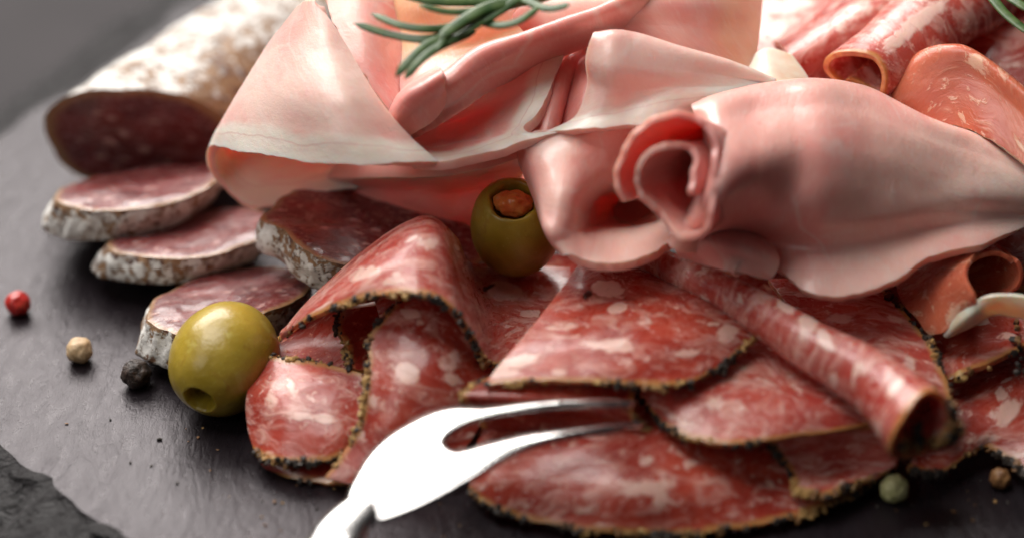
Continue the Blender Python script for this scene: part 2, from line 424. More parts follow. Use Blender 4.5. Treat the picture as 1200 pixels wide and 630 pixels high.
# ------------------------------------------------------------------ cured sausage
def sausage_loaf():
    c0 = P(168, 166, 1.18)
    ax = np.array([.50, .865, 0]); ax /= np.linalg.norm(ax)
    side = np.array([ax[1], -ax[0], 0]); up = np.array([0, 0, 1.])
    nrm = np.array([.03, -.92, -.26]); nrm /= np.linalg.norm(nrm)
    L = 17; nr = 110; na = 96; rx, rz = 1.46, 1.27
    G = np.zeros((nr, na, 3))
    for j in range(na):
        th = 2*math.pi*j/na
        q = side*math.copysign(abs(math.cos(th))**.8, math.cos(th))*rx+up*math.copysign(abs(math.sin(th))**.85, math.sin(th))*rz
        t0 = -(q@nrm)/(ax@nrm)
        for i in range(nr):
            t = t0+(L-t0)*(i/(nr-1))**1.3
            p = c0+q+ax*t
            rr = 1+.05*vnoise(p, .7, 2)+.035*vnoise(p, 1.8, 7)+.015*vnoise(p, 5, 1)
            G[i, j] = c0+ax*t+q*rr
    G[:, :, 2] = np.maximum(G[:, :, 2], .01)
    e = empty('cured_sausage', (c0[0], c0[1], 0)); org = np.array([c0[0], c0[1], 0])
    V = (G.reshape(-1, 3)-org)*S; F = []
    for i in range(nr-1):
        for j in range(na): F.append((i*na+j, i*na+(j+1) % na, (i+1)*na+(j+1) % na, (i+1)*na+j))
    F.append(tuple((nr-1)*na+j for j in range(na)))
    me = bpy.data.meshes.new('casing'); me.from_pydata(V.tolist(), [], F)
    a = me.attributes.new('bare', 'FLOAT', 'POINT')
    px = PX(G.reshape(-1, 3)); dd = np.sqrt(((px[:, 0]-285)/60)**2+((px[:, 1]-110)/60)**2); a.data.foreach_set('value', np.clip(1.3-dd, 0, 1).astype(np.float32))
    bm = bmesh.new(); bm.from_mesh(me); bmesh.ops.recalc_face_normals(bm, faces=bm.faces); bm.to_mesh(me); bm.free()
    o = link('casing', me, CASE); o.parent = e
    # cut face, slightly sunk inside a thin casing lip
    ring = G[0]; cc = ring.mean(0); K = 26
    V = []; E = []; C = []
    for k in range(K+1):
        f = k/K
        for j in range(na):
            p = cc+(ring[j]-cc)*(f if k < K else 1.0)
            p = p-nrm*(-.0)+nrm*(.03*(1-f**6)+.03*vnoise(p, 1.5, 4)*(f < .98))
            V.append((p-org)*S); E.append((1-f)*.8); C.append((cc@side*0+(p-cc)@side, p[2]*1.0, 3.3))
    F = []
    for k in range(K):
        for j in range(na): F.append((k*na+j, k*na+(j+1) % na, (k+1)*na+(j+1) % na, (k+1)*na+j))
    me = bpy.data.meshes.new('cut_face'); me.from_pydata([tuple(v) for v in V], [], F)
    at = me.attributes.new('cm', 'FLOAT_VECTOR', 'POINT'); at.data.foreach_set('vector', np.array(C, np.float32).ravel())
    at = me.attributes.new('edge', 'FLOAT', 'POINT'); at.data.foreach_set('value', np.array(E, np.float32))
    o = link('cut_face', me, SAUC); o.parent = e
    tag(e, 'whole cured sausage in white mouldy casing with a dark cut end', 'sausage')
sausage_loaf()

def sausage_slice(outline, down, label, seed):
    """outline: top face (x,y,h); down: vector (cm) to the lower face"""
    pts = np.array([P(*q) for q in outline]); n = 120; K = 22
    closed = np.concatenate([pts, pts[:1]])
    m = len(pts); ext = np.concatenate([pts[-1:], closed, pts[1:2]])
    t = np.linspace(0, m, n, endpoint=False); i = t.astype(int); f = (t-i)[:, None]
    p0, p1, p2, p3 = ext[i], ext[i+1], ext[i+2], ext[i+3]
    ring = .5*((2*p1)+(-p0+p2)*f+(2*p0-5*p1+4*p2-p3)*f**2+(-p0+3*p1-3*p2+p3)*f**3)
    for k in range(n):
        ring[k] += (ring[k]-ring.mean(0))*(.05*vnoise(ring[k], 2.5, seed)+.02*vnoise(ring[k], 8, seed))
    cc = ring.mean(0); down = np.array(down)
    nr = np.cross(ring[n//3]-cc, ring[0]-cc); nr /= np.linalg.norm(nr); nr *= np.sign(nr[2]) if nr[2] else 1
    e = empty('sausage_slice', (cc[0], cc[1], max(.0, (ring[:, 2]+down[2]).min()))); org = np.array(e.location)/S
    V = []; E = []; C = []; a1 = (ring[0]-cc)/np.linalg.norm(ring[0]-cc); a2 = np.cross(nr, a1)
    for k in range(K+1):
        f = k/K
        for j in range(n):
            p = cc+(ring[j]-cc)*f+nr*(.05*vnoise(cc+(ring[j]-cc)*f, 1.3, seed)+.018*vnoise(cc+(ring[j]-cc)*f, 4, seed)-.05*f**10)
            V.append((p-org)*S); E.append((1-f)*1.3+.02); C.append(((p-cc)@a1+seed*5, (p-cc)@a2*1.5, seed))
    F = [(k*n+j, k*n+(j+1) % n, (k+1)*n+(j+1) % n, (k+1)*n+j) for k in range(K) for j in range(n)]
    me = bpy.data.meshes.new('cut_face'); me.from_pydata([tuple(v) for v in V], [], F)
    at = me.attributes.new('cm', 'FLOAT_VECTOR', 'POINT'); at.data.foreach_set('vector', np.array(C, np.float32).ravel())
    at = me.attributes.new('edge', 'FLOAT', 'POINT'); at.data.foreach_set('value', np.array(E, np.float32))
    o = link('cut_face', me, SAUC); o.parent = e
    top = np.array(V[K*n:]); V2 = []; B = []; Q = 14
    for k in range(Q+1):
        f = k/Q
        for j in range(n):
            bul = .06*math.sin(math.pi*f)
            base = top[j]/S+org
            p = base+down*f+(base-cc)*bul*.6
            p = p+(base-cc)*(.04*vnoise(p, 2.2, seed)+.02*vnoise(p, 7, seed))*min(1, f*5)
            p[2] = max(p[2], .01)
            V2.append((p-org)*S); B.append(max(0, 1-f*5)*.9)
    F = [(k*n+j, k*n+(j+1) % n, (k+1)*n+(j+1) % n, (k+1)*n+j) for k in range(Q) for j in range(n)]
    F.append(tuple(Q*n+j for j in range(n)))
    me = bpy.data.meshes.new('casing'); me.from_pydata([tuple(v) for v in V2], [], F)
    at = me.attributes.new('bare', 'FLOAT', 'POINT'); at.data.foreach_set('value', np.array(B, np.float32))
    bm = bmesh.new(); bm.from_mesh(me); bmesh.ops.recalc_face_normals(bm, faces=bm.faces); bm.to_mesh(me); bm.free()
    o = link('casing', me, CASE); o.parent = e
    tag(e, label, 'sausage slice', 'cured sausage slices on the slate')
sausage_slice([(64, 228, 1.45), (90, 240, 1.5), (135, 243, 1.5), (185, 237, 1.5), (232, 222, 1.45), (262, 203, 1.3), (252, 190, 1.0), (200, 192, .85), (140, 200, .85), (90, 212, 1.1)],
              (-.32, .02, -.62), 'mould edged sausage slice right under the cut end of the whole sausage', 1.3)
sausage_slice([(126, 287, 1.0), (160, 297, 1.05), (215, 299, 1.1), (268, 291, 1.1), (312, 276, 1.1), (322, 258, 1.0), (300, 240, .7), (235, 246, .5), (175, 262, .55), (138, 276, .8)],
              (-.32, .02, -.52), 'mould edged sausage slice between the topmost slice and the one behind the olive', 2.7)
sausage_slice([(172, 362, .95), (190, 384, .98), (235, 394, 1.0), (290, 372, 1.0), (340, 350, 1.0), (366, 328, .95), (345, 311, .75), (290, 310, .6), (235, 322, .6), (195, 341, .75)],
              (-.20, -.02, -.64), 'mould edged sausage slice directly behind the whole green olive', 4.1)
sausage_slice([(306, 254, 1.9), (330, 266, 2.0), (352, 288, 1.95), (382, 303, 1.85), (430, 312, 1.7), (485, 318, 1.4), (535, 316, 1.3), (566, 298, 1.25), (560, 268, 1.35), (520, 243, 1.5), (465, 226, 1.6), (410, 213, 1.7), (362, 214, 1.8), (328, 232, 1.85)],
              (-.10, .05, -.62), 'largest brown edged sausage slice lying behind the salami ruffle', 5.9)

# ------------------------------------------------------------------ olives, peppercorns
def olive(c, axis, r, ln, hole, pim, label, flat=1.0):
    """body of revolution around axis with a pitted hole at the +axis end"""
    na = 64; prof = []
    hr = hole
    for k in range(60):
        t = k/59; a = math.pi*t
        y = -math.cos(a); rad = math.sin(a)**.92
        prof.append((rad*r, y*ln))
    # open the end: stop when radius < hole then fold inwards
    prof = [q for q in prof if not (q[1] > 0 and q[0] < hr*1.15)]
    y0 = prof[-1][1]
    for dr, dy in [(1.07, .015), (1.0, .0), (.93, -.04), (.88, -.12), (.85, -.25), (.7, -.5), (.3, -.62), (.0, -.65)]: prof.append((hr*dr, y0+dy*r*1.2))
    ax = Vector(axis).normalized(); q = ax.to_track_quat('Y', 'Z'); M = q.to_matrix()
    V = []; F = []
    for k, (rad, y) in enumerate(prof):
        for j in range(na):
            th = 2*math.pi*j/na
            s = 1+.03*math.sin(2*th+1)*math.exp(-((y-y0)/.4)**2)+.02*noise.noise(Vector((math.cos(th)*1.5, y*1.5, math.sin(th)*1.5+c[0])))
            if k > len(prof)-9: s += .12*noise.noise(Vector((math.cos(th)*2, 3, math.sin(th)*2)))
            V.append(tuple(M @ Vector((rad*s*math.cos(th), y, rad*s*math.sin(th)))*S))
    for k in range(len(prof)-1):
        for j in range(na): F.append((k*na+j, k*na+(j+1) % na, (k+1)*na+(j+1) % na, (k+1)*na+j))
    me = bpy.data.meshes.new('olive_body'); me.from_pydata(V, [], F)
    bm = bmesh.new(); bm.from_mesh(me); bmesh.ops.remove_doubles(bm, verts=bm.verts, dist=1e-6); bmesh.ops.recalc_face_normals(bm, faces=bm.faces); bm.to_mesh(me); bm.free()
    low = min(v[2] for v in V)/S
    e = empty('green_olive', (c[0], c[1], c[2]+low))
    o = link('olive_body', me, OLV); o.parent = e; o.location = Vector((0, 0, -low*S))
    # pimento
    bm = bmesh.new(); bmesh.ops.create_icosphere(bm, subdivisions=4, radius=1)
    for v in bm.verts:
        p = Vector((v.co.x*hr*.84, v.co.y*hr*.5, v.co.z*hr*.60))
        p += v.co*(.05*noise.noise(v.co*2.2)+.02*noise.noise(v.co*7))
        if not pim: p = Vector((p.x*1.0, p.y, p.z*1.3))
        p.y += y0-(.12 if pim else .42)*r
        v.co = (M @ p)*S
    me = bpy.data.meshes.new('pimento_filling'); bm.to_mesh(me); bm.free()
    o = link('pimento_filling', me, PIM if pim else DPIM); o.parent = e; o.location = Vector((0, 0, -low*S))
    tag(e, label, 'olive', 'green olives')
PIM = mat_simple('pimento', (.68, .13, .035), (.82, .24, .06), 5, .3, .3, .04, .3)
DPIM = mat_simple('dark_olive_inside', (.17, .05, .012), (.24, .09, .02), 5, .45, .3, .04)
olive(P(263, 420, .84), (-.34, -.93, -.20), .85, .98, .25, False, 'large green olive on the slate in front of the sausage slices')
olive(P(604, 266, 2.12), (-.06, -.50, 1.0), .74, .96, .37, True, 'green olive with red pimento showing, wedged beside the ham roll')

def peppercorn(x, y, r, mats, label, rough=.12, seed=0, squash=1.0):
    c = P(x, y, r*.93); bm = bmesh.new(); bmesh.ops.create_icosphere(bm, subdivisions=4, radius=1)
    for v in bm.verts:
        p = v.co.copy()
        d = 1+rough*noise.noise(p*2.1+Vector((seed, 0, 0)))+rough*.55*abs(noise.noise(p*5+Vector((seed, 2, 0))))
        # small stalk dimple
        k = (p-Vector((.25, -.75, .6)).normalized()).length
        d -= .18*math.exp(-(k/.28)**2)
        v.co = Vector((p.x, p.y, p.z*squash))*d*r*S
    me = bpy.data.meshes.new('peppercorn'); bm.to_mesh(me); bm.free()
    o = link('peppercorn', me, mats); o.location = Vector(c)*S
    tag(o, label, 'peppercorn', 'loose peppercorns')
peppercorn(21, 355, .215, mat_simple('red_peppercorn', (.45, .02, .02), (.60, .05, .035), 8, .3, .4, .03, Coat_Weight=.3), 'small red peppercorn lying on the slate, far left', .10, 1)
peppercorn(93, 410, .215, mat_simple('tan_peppercorn', (.52, .34, .18), (.66, .48, .29), 10, .5, .5, .04), 'pale tan peppercorn on the slate between the red and black ones', .12, 2)
peppercorn(159, 438, .235, mat_simple('black_peppercorn', (.018, .012, .010), (.06, .035, .025), 12, .5, .8, .06), 'wrinkled black peppercorn on the slate beside the large olive', .20, 3)
peppercorn(1048, 572, .22, mat_simple('green_peppercorn', (.38, .38, .16), (.52, .50, .26), 10, .5, .5, .04), 'pale green peppercorn in the shadow below the salami roll', .10, 4)
peppercorn(1172, 560, .16, mat_simple('brown_peppercorn', (.22, .10, .04), (.34, .17, .06), 10, .5, .5, .04), 'brown peppercorn at the lower right salami rim', .15, 5)

def crumbs():
    rnd = random.Random(4); V = []; F = []; M = []
    spots = [(228, 507, 14, 5), (168, 545, 18, 2), (330, 585, 60, 16), (500, 612, 60, 10), (1090, 590, 80, 22), (130, 470, 60, 3), (1150, 600, 40, 12), (250, 560, 40, 3)]
    ico = bmesh.new(); bmesh.ops.create_icosphere(ico, subdivisions=1, radius=1)
    iv = [v.co.copy() for v in ico.verts]; iff = [[v.index for v in f.verts] for f in ico.faces]; ico.free()
    for x, y, sp, n in spots:
        for _ in range(n):
            r_ = rnd.choice((.012, .018, .025, .035)); p = Vector(P(x+rnd.gauss(0, sp), y+rnd.gauss(0, sp*.45), r_*.6)); b = len(V)
            sc = Vector((rnd.uniform(.6, 1.5), rnd.uniform(.6, 1.3), rnd.uniform(.4, .8)))*r_
            V += [tuple((p+Vector((v.x*sc.x, v.y*sc.y, v.z*sc.z))*rnd.uniform(.8, 1.2))*S) for v in iv]
            mi = rnd.choice((0, 0, 2, 1))
            for f in iff: F.append([b+q for q in f]); M.append(mi)
    me = bpy.data.meshes.new('pepper_crumbs'); me.from_pydata(V, [], F)
    o = link('pepper_crumbs', me, [PBLK, PTAN, PBRN], smooth=False); me.polygons.foreach_set('material_index', M)
    tag(o, 'tiny specks of crushed pepper strewn over the slate', 'pepper crumbs', kind='stuff')
crumbs()
# ------------------------------------------------------------------ salami at the front
salami(loft([[(590, 430, .35), (700, 420, .45), (800, 410, .5), (900, 410, .5), (1010, 430, .5)],
             [(566, 500, .62), (660, 490, .95), (780, 480, 1.05), (920, 480, .72), (1048, 495, .6)],
             [(554, 545, .46), (650, 560, .72), (780, 565, .78), (930, 555, .45), (1052, 532, .42)],
             [(552, 574, .22), (595, 602, .18), (700, 622, .2), (820, 624, .2), (915, 608, .2), (990, 582, .18), (1047, 550, .25)]], 150, 100),
       'lowest salami slice, shaded, whose long peppered rim hangs onto the slate below the fork', mat=SAL, seed=1.1, wob=(.06, .9), size=.06,
       spots=[('fat', 760, 572, 46, 10, .55, -8), ('fat', 880, 590, 30, 7, .4, -12), ('fat', 640, 575, 26, 6, .3, -5)])
# left lobe
salami(loft([[(310, 418, 1.0), (345, 424, 1.05), (385, 430, 1.1), (425, 440, 1.1)],
             [(292, 462, .72), (335, 466, .90), (385, 468, .95), (428, 470, .9)],
             [(292, 500, .45), (335, 508, .62), (385, 508, .68), (420, 500, .7)],
             [(299, 528, .28), (330, 543, .33), (385, 540, .40), (414, 520, .5)]], 90, 80),
       'small glossy salami fold right of the large olive with rim toward the slate', rims=(('last', 0, 1), ('first', 0, .85)), mat=SAL, seed=2.3,
       spots=[('fat', 382, 492, 17, 6, .7, 10), ('fat', 345, 458, 18, 7, .5, 60), ('fat', 318, 478, 10, 22, .45, 0)])
# orange underside fold beneath the lobe and the centre
salami(loft([[(300, 520, .25), (340, 520, .3), (385, 515, .35), (430, 500, .5)],
             [(305, 540, .16), (345, 545, .18), (395, 545, .2), (440, 530, .4)],
             [(325, 550, .05), (350, 562, .05), (400, 567, .06), (445, 555, .2)]], 60, 40),
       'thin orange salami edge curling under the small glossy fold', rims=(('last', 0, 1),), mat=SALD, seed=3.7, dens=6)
# shaded interior behind lobe
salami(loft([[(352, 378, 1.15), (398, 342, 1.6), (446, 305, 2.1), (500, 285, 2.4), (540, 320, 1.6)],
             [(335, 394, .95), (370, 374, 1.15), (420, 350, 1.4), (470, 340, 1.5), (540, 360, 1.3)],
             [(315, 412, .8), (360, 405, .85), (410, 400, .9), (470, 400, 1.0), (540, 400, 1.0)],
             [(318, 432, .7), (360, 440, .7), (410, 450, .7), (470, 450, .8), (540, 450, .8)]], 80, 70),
       'salami slice coloured deep red for shade, inside the hollow under the ruffle', rims=(), mat=SALD, seed=4.2, dens=0,
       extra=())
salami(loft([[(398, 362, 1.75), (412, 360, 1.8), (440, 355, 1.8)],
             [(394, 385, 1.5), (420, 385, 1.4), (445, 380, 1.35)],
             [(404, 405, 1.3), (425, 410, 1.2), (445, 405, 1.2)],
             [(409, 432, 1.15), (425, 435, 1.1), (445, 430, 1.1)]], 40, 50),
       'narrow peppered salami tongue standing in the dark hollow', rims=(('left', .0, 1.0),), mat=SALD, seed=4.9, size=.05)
# centre lobe
salami(loft([[(486, 342, 2.15), (510, 345, 2.25), (535, 355, 2.1), (556, 372, 1.8)],
             [(452, 372, 2.0), (490, 380, 2.05), (530, 390, 1.9), (562, 408, 1.5)],
             [(434, 402, 1.75), (480, 415, 1.8), (525, 425, 1.7), (575, 440, 1.2)],
             [(432, 445, 1.45), (475, 455, 1.5), (520, 460, 1.4), (575, 465, 1.1)],
             [(424, 490, 1.0), (462, 495, 1.1), (505, 500, 1.0), (560, 500, .8)],
             [(404, 530, .55), (440, 535, .60), (480, 540, .5), (540, 535, .5)],
             [(382, 560, .22), (420, 568, .2), (470, 570, .15), (530, 570, .15)]], 100, 130),
       'peppered salami slice standing in the middle of the ruffle behind the fork head', rims=(('left', 0, .93),), mat=SAL, seed=5.3, size=.06, dens=75,
       spots=[('fat', 478, 438, 15, 13, .8), ('fat', 525, 425, 13, 15, .55), ('fat', 505, 380, 10, 14, .4), ('fat', 530, 458, 10, 8, .35)])
# ruffle
salami(loft([[(346, 376, 1.5), (392, 326, 2.0), (442, 284, 2.5), (480, 261, 2.85), (506, 256, 2.9), (532, 280, 2.5), (548, 308, 1.55), (596, 312, 1.15), (668, 318, 1.15)],
             [(338, 386, 1.45), (388, 342, 2.2), (438, 303, 2.75), (482, 277, 3.1), (514, 278, 3.05), (538, 310, 2.4), (562, 342, 1.35), (605, 345, 1.1), (670, 345, 1.2)],
             [(330, 392, 1.35), (378, 358, 2.1), (430, 328, 2.7), (480, 310, 3.0), (518, 318, 2.85), (545, 350, 2.2), (575, 378, 1.35), (612, 378, 1.15), (660, 372, 1.3)],
             [(327, 397, 1.2), (370, 371, 1.95), (424, 350, 2.5), (478, 344, 2.8), (520, 356, 2.65), (548, 390, 2.1), (574, 428, 1.4), (612, 415, 1.2), (650, 400, 1.3)]], 170, 110),
       'tall tent shaped salami ruffle rising beside the pimento olive', rims=(('last', 0.02, .80),), mat=SALP, seed=6.1, size=.05, dens=60,
       spots=[('fat', 590, 344, 21, 11, .95, 5), ('dark', 571, 339, 9, 2.2, 1, -25), ('dark', 566, 341, 3.5, 3, 1), ('fat', 430, 322, 22, 8, .6, -20), ('fat', 500, 285, 16, 12, .45), ('fat', 470, 330, 28, 6, .5, -5)])
# slice folded under centre one
salami(loft([[(565, 446, 1.55), (640, 440, 1.6), (700, 442, 1.6), (745, 450, 1.5)],
             [(543, 464, 1.62), (620, 466, 1.70), (690, 470, 1.62), (742, 484, 1.38)],
             [(556, 478, 1.15), (630, 484, 1.2), (700, 490, 1.2), (755, 502, 1.1)],
             [(566, 498, .8), (640, 510, .85), (700, 516, .9), (765, 518, .9)]], 90, 70),
       'orange rimmed salami fold peeking out between the fork tines', rims=(('left', 0, .6), ('right', 0, 1)), mat=SALD, seed=7.7, size=.055,
       spots=[('amberx', 640, 470, 90, 14, .8)])
# slice f, right of centre
salami([loft([[(800, 380, 1.45), (860, 375, 1.5), (920, 390, 1.5), (985, 420, 1.5), (1035, 450, 1.4)],
             [(765, 415, 1.4), (830, 415, 1.5), (900, 430, 1.55), (975, 455, 1.5), (1035, 475, 1.35)],
             [(748, 445, 1.3), (800, 465, 1.5), (880, 470, 1.55), (960, 478, 1.5), (1035, 488, 1.3)],
             [(752, 470, 1.22), (790, 506, 1.25), (850, 521, 1.28), (925, 512, 1.3), (1030, 498, 1.25)]], 130, 80),
        loft([[(898, 514, 1.24), (935, 508, 1.28), (985, 502, 1.26), (1036, 500, 1.2)],
             [(912, 535, .85), (950, 528, .80), (1005, 522, .80), (1050, 520, .95)],
             [(925, 556, .62), (955, 556, .50), (1000, 548, .45), (1048, 545, .55)],
             [(932, 574, .50), (962, 582, .46), (995, 572, .42), (1020, 560, .42)]], 60, 50)],
       'pale marbled salami slice right of centre folding down at its front', rims=(('last', 0, .66), ('left', 0, 1, 1), ('last', 0, .8, 1), ('left', .3, 1)), mat=SALP, seed=8.4, size=.055,
       spots=[('fat', 800, 495, 24, 8, .5, 25), ('fat', 900, 450, 30, 12, .35), ('fat', 860, 485, 40, 7, .3, 0)])
# slice h behind roll
salami(loft([[(900, 330, 1.62), (960, 330, 1.7), (1036, 343, 1.72)],
             [(930, 370, 1.6), (1000, 365, 1.68), (1062, 371, 1.66)],
             [(960, 410, 1.55), (1020, 400, 1.62), (1088, 402, 1.56)],
             [(1000, 450, 1.4), (1060, 450, 1.45), (1108, 445, 1.45)],
             [(1040, 490, 1.2), (1080, 490, 1.2), (1116, 482, 1.25)]], 90, 90),
       'pink salami slice tucked between the long salami roll and the big ham slice', rims=(('right', 0, 1),), mat=SALP, seed=9.6, size=.065, dens=90,
       spots=[('fat', 985, 375, 18, 9, .5), ('fat', 1065, 430, 9, 12, .5)])
# centre slice d
salami(loft([[(690, 296, 2.05), (735, 300, 2.1), (790, 312, 2.1), (850, 340, 2.05), (893, 372, 2.0)],
             [(655, 345, 2.15), (715, 345, 2.2), (785, 350, 2.2), (850, 365, 2.1), (894, 384, 1.95)],
             [(615, 395, 2.05), (690, 395, 2.15), (770, 395, 2.15), (835, 395, 2.05), (888, 393, 1.92)],
             [(585, 430, 1.95), (660, 428, 2.05), (740, 428, 2.05), (815, 420, 1.95), (868, 408, 1.88)],
             [(569, 452, 1.80), (640, 447, 1.95), (720, 450, 1.92), (795, 452, 1.82), (845, 430, 1.80)]], 150, 120),
       'broad red salami slice in the centre with white fat dots, before the ham roll', rims=(('last', 0, 1), ('right', .1, 1)), mat=SAL, seed=10.2, size=.055,
       spots=[('fat', 712, 341, 18, 9, .95, 5), ('fat', 724, 363, 11, 6, 1.0, -15), ('dark', 690, 347, 4, 4, 1), ('dark', 686, 350, 2.5, 4, 1), ('fat', 720, 407, 26, 9, .7, 0),
              ('fat', 852, 392, 14, 12, .65, -30), ('fat', 755, 378, 12, 8, .5), ('fat', 610, 425, 30, 9, .6, -10), ('fat', 660, 385, 26, 6, .5, -5), ('fat', 590, 440, 22, 6, .6, -8)])
# lower right slices
salami(loft([[(1085, 380, 1.35), (1130, 372, 1.5), (1215, 362, 1.6)],
             [(1095, 412, 1.25), (1150, 402, 1.4), (1215, 388, 1.5)],
             [(1112, 447, 1.15), (1152, 429, 1.35), (1215, 402, 1.45)]], 70, 50),
       'salami slice under the prosciutto roll at the right edge', rims=(('last', 0, 1),), mat=SAL, seed=11.9, dens=14,
       extra=([(1192, 378, 1.65), (1190, 395, 1.6), (1194, 420, 1.5), (1200, 440, 1.4)],), spots=[])
salami(loft([[(1100, 425, .85), (1150, 405, 1.0), (1215, 385, 1.05)],
             [(1102, 470, .72), (1155, 455, .85), (1215, 440, .9)],
             [(1090, 510, .55), (1150, 500, .62), (1215, 500, .65)],
             [(1062, 548, .42), (1092, 558, .32), (1122, 541, .34), (1152, 523, .38), (1178, 538, .32), (1215, 560, .28)]], 100, 70),
       'dark salami slice at the lower right with a scalloped peppered rim', mat=SAL, seed=12.3, size=.065, dens=70,
       spots=[('fat', 1180, 485, 14, 22, .6, 40), ('fat', 1150, 515, 26, 7, .5, -10)])
# rolled salami
def salami_roll():
    G = roll([(752, 298, 2.35), (860, 348, 2.28), (950, 402, 2.15), (1034, 452, 2.03), (1082, 500, 1.93)], [.20, .30, .39, .50, .64], 1.45, R(190), 120, 150, .42, 1.0, .10)
    G2 = G.copy()
    c = G.reshape(-1, 3); e = empty('salami_roll', (c[:, 0].mean(), c[:, 1].mean(), c[:, 2].min()))
    o, gs = sheet('meat', [G2], SALP, SALCUT, .10, ('last',), [('fat', 920, 360, 14, 8, .7, 40), ('fat', 968, 400, 16, 8, .7, 50), ('fat', 1010, 430, 14, 10, .5, 60), ('fat', 1050, 455, 8, 20, .5, 30)], e, 13.1)
    L = edge_line(gs[0], 'last')
    chips('pepper_crust', [L[70:], L[:12], crp(np.array([P(*q) for q in [(1095, 455, 2.2), (1085, 475, 2.1), (1075, 500, 1.9), (1078, 525, 1.5)]]), np.linspace(0, 3, 40))], e, .06, 55, .07, 5)
    tag(e, 'long rolled salami slice lying diagonally with its open end in front', 'salami', SG)
salami_roll()
# prop layer under the salami
salami(loft([[(640, 300, .6), (800, 300, .9), (960, 310, .9), (1210, 270, .9)],
             [(600, 360, .6), (780, 370, .8), (960, 370, .8), (1210, 330, .8)],
             [(600, 430, .3), (780, 440, .3), (960, 440, .3), (1210, 400, .5)]], 60, 40),
       'salami slice mostly hidden below the ham, seen only between other slices', rims=(), dens=0, mat=SALD, seed=14.5)
salami(loft([[(1150, 262, 2.1), (1180, 258, 2.2), (1215, 255, 2.2)],
             [(1155, 300, 1.8), (1180, 300, 1.9), (1215, 295, 1.9)],
             [(1160, 340, 1.5), (1180, 340, 1.6), (1215, 340, 1.6)]], 50, 50),
       'pinkish salami scrap beside the prosciutto roll at the right frame edge', rims=(), dens=0, mat=SALP, seed=15.5)

# ------------------------------------------------------------------ ham
ham([[(825, 138, 3.3), (840, 132, 3.4), (880, 120, 3.4), (920, 112, 3.4), (960, 112, 3.4), (1020, 125, 3.2), (1085, 155, 3.2), (1150, 182, 3.0), (1215, 218, 2.9)],
     [(812, 126, 4.66), (838, 115, 4.74), (880, 104, 4.72), (920, 98, 4.7), (960, 97, 4.7), (1015, 107, 4.4), (1085, 140, 4.15), (1150, 164, 3.8), (1215, 203, 3.5)],
     [(824, 148, 4.62), (842, 148, 4.82), (885, 138, 4.72), (925, 134, 4.7), (965, 130, 4.7), (1020, 140, 4.45), (1088, 166, 4.1), (1150, 186, 3.75), (1215, 214, 3.45)],
     [(834, 186, 4.48), (848, 188, 4.76), (890, 180, 4.66), (930, 175, 4.52), (970, 170, 4.5), (1025, 180, 4.2), (1090, 196, 3.85), (1150, 208, 3.6), (1215, 227, 3.3)],
     [(827, 219, 4.15), (841, 223, 4.45), (885, 215, 4.32), (925, 213, 4.12), (970, 213, 4.08), (1030, 213, 3.85), (1092, 224, 3.55), (1150, 230, 3.4), (1215, 239, 3.1)],
     [(812, 247, 3.6), (825, 253, 3.92), (875, 250, 3.68), (920, 251, 3.58), (965, 252, 3.55), (1030, 249, 3.42), (1090, 245, 3.3), (1150, 248, 3.1), (1215, 250, 2.85)],
     [(795, 268, 3.2), (806, 274, 3.45), (860, 274, 3.12), (912, 281, 2.9), (970, 290, 2.88), (1035, 286, 2.85), (1092, 270, 2.9), (1150, 266, 2.9), (1215, 256, 2.8)],
     [(788, 286, 3.0), (798, 290, 3.15), (853, 294, 2.85), (905, 312, 2.6), (960, 348, 2.45), (1035, 337, 2.55), (1092, 303, 2.75), (1150, 290, 2.8), (1210, 261, 2.75)]],
    'biggest ham slice, draped over the right of the pile with a smooth cut front edge', edges=(), rag=('left', 'last'), seed=.7, nu=240, nv=190, wob=(.045, .7), w2=.006,
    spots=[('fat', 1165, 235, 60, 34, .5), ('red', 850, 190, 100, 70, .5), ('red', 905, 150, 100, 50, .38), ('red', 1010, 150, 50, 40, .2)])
ham(roll([(905, 195, 2.7), (850, 200, 3.75), (793, 212, 4.42)], [.35, .62, .86], 1.62, R(-28), 170, 110, .60, 1.28, .16, .10), 'rolled ham end with a red spiral mouth at the left of the biggest slice', edges=(), rag=('last',), seed=22.9, thick=.10, wob=(.12, .9), edge=.045, w2=.03, cut=HAM,
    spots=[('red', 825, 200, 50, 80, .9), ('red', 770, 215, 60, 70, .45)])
# roll R
ham([[(610, 165, 3.7), (624, 158, 3.95), (660, 155, 4.1), (700, 150, 4.1), (740, 150, 4.0), (775, 150, 3.9)],
     [(614, 188, 3.5), (631, 188, 3.85), (665, 190, 3.95), (705, 185, 3.8), (740, 185, 3.6), (765, 185, 3.5)],
     [(624, 215, 3.3), (637, 222, 3.65), (668, 228, 3.7), (705, 215, 3.3), (740, 215, 3.0), (765, 215, 2.9)],
     [(634, 245, 3.1), (642, 252, 3.45), (672, 255, 3.3), (700, 238, 2.0), (735, 233, 1.5), (765, 235, 1.7)],
     [(640, 262, 3.0), (646, 270, 3.35), (675, 271, 3.05), (702, 266, 1.7), (740, 264, 1.4), (772, 258, 1.7)],
     [(646, 275, 2.9), (652, 282, 3.2), (680, 284, 3.05), (710, 276, 2.78), (745, 273, 2.75), (780, 264, 2.85)],
     [(652, 285, 2.8), (662, 296, 3.05), (684, 308, 2.95), (714, 312, 2.9), (752, 306, 2.9), (789, 287, 2.9)]],
    'pink ham roll with a dark open mouth beside the pimento olive', edges=(), seed=1.9, nu=120, nv=140, wob=(.03, 1.2),
    spots=[('fat', 735, 250, 50, 30, .35), ('fat', 640, 170, 30, 20, .3)])  # mouth spot is no fat: paler colour to offset red bounce light
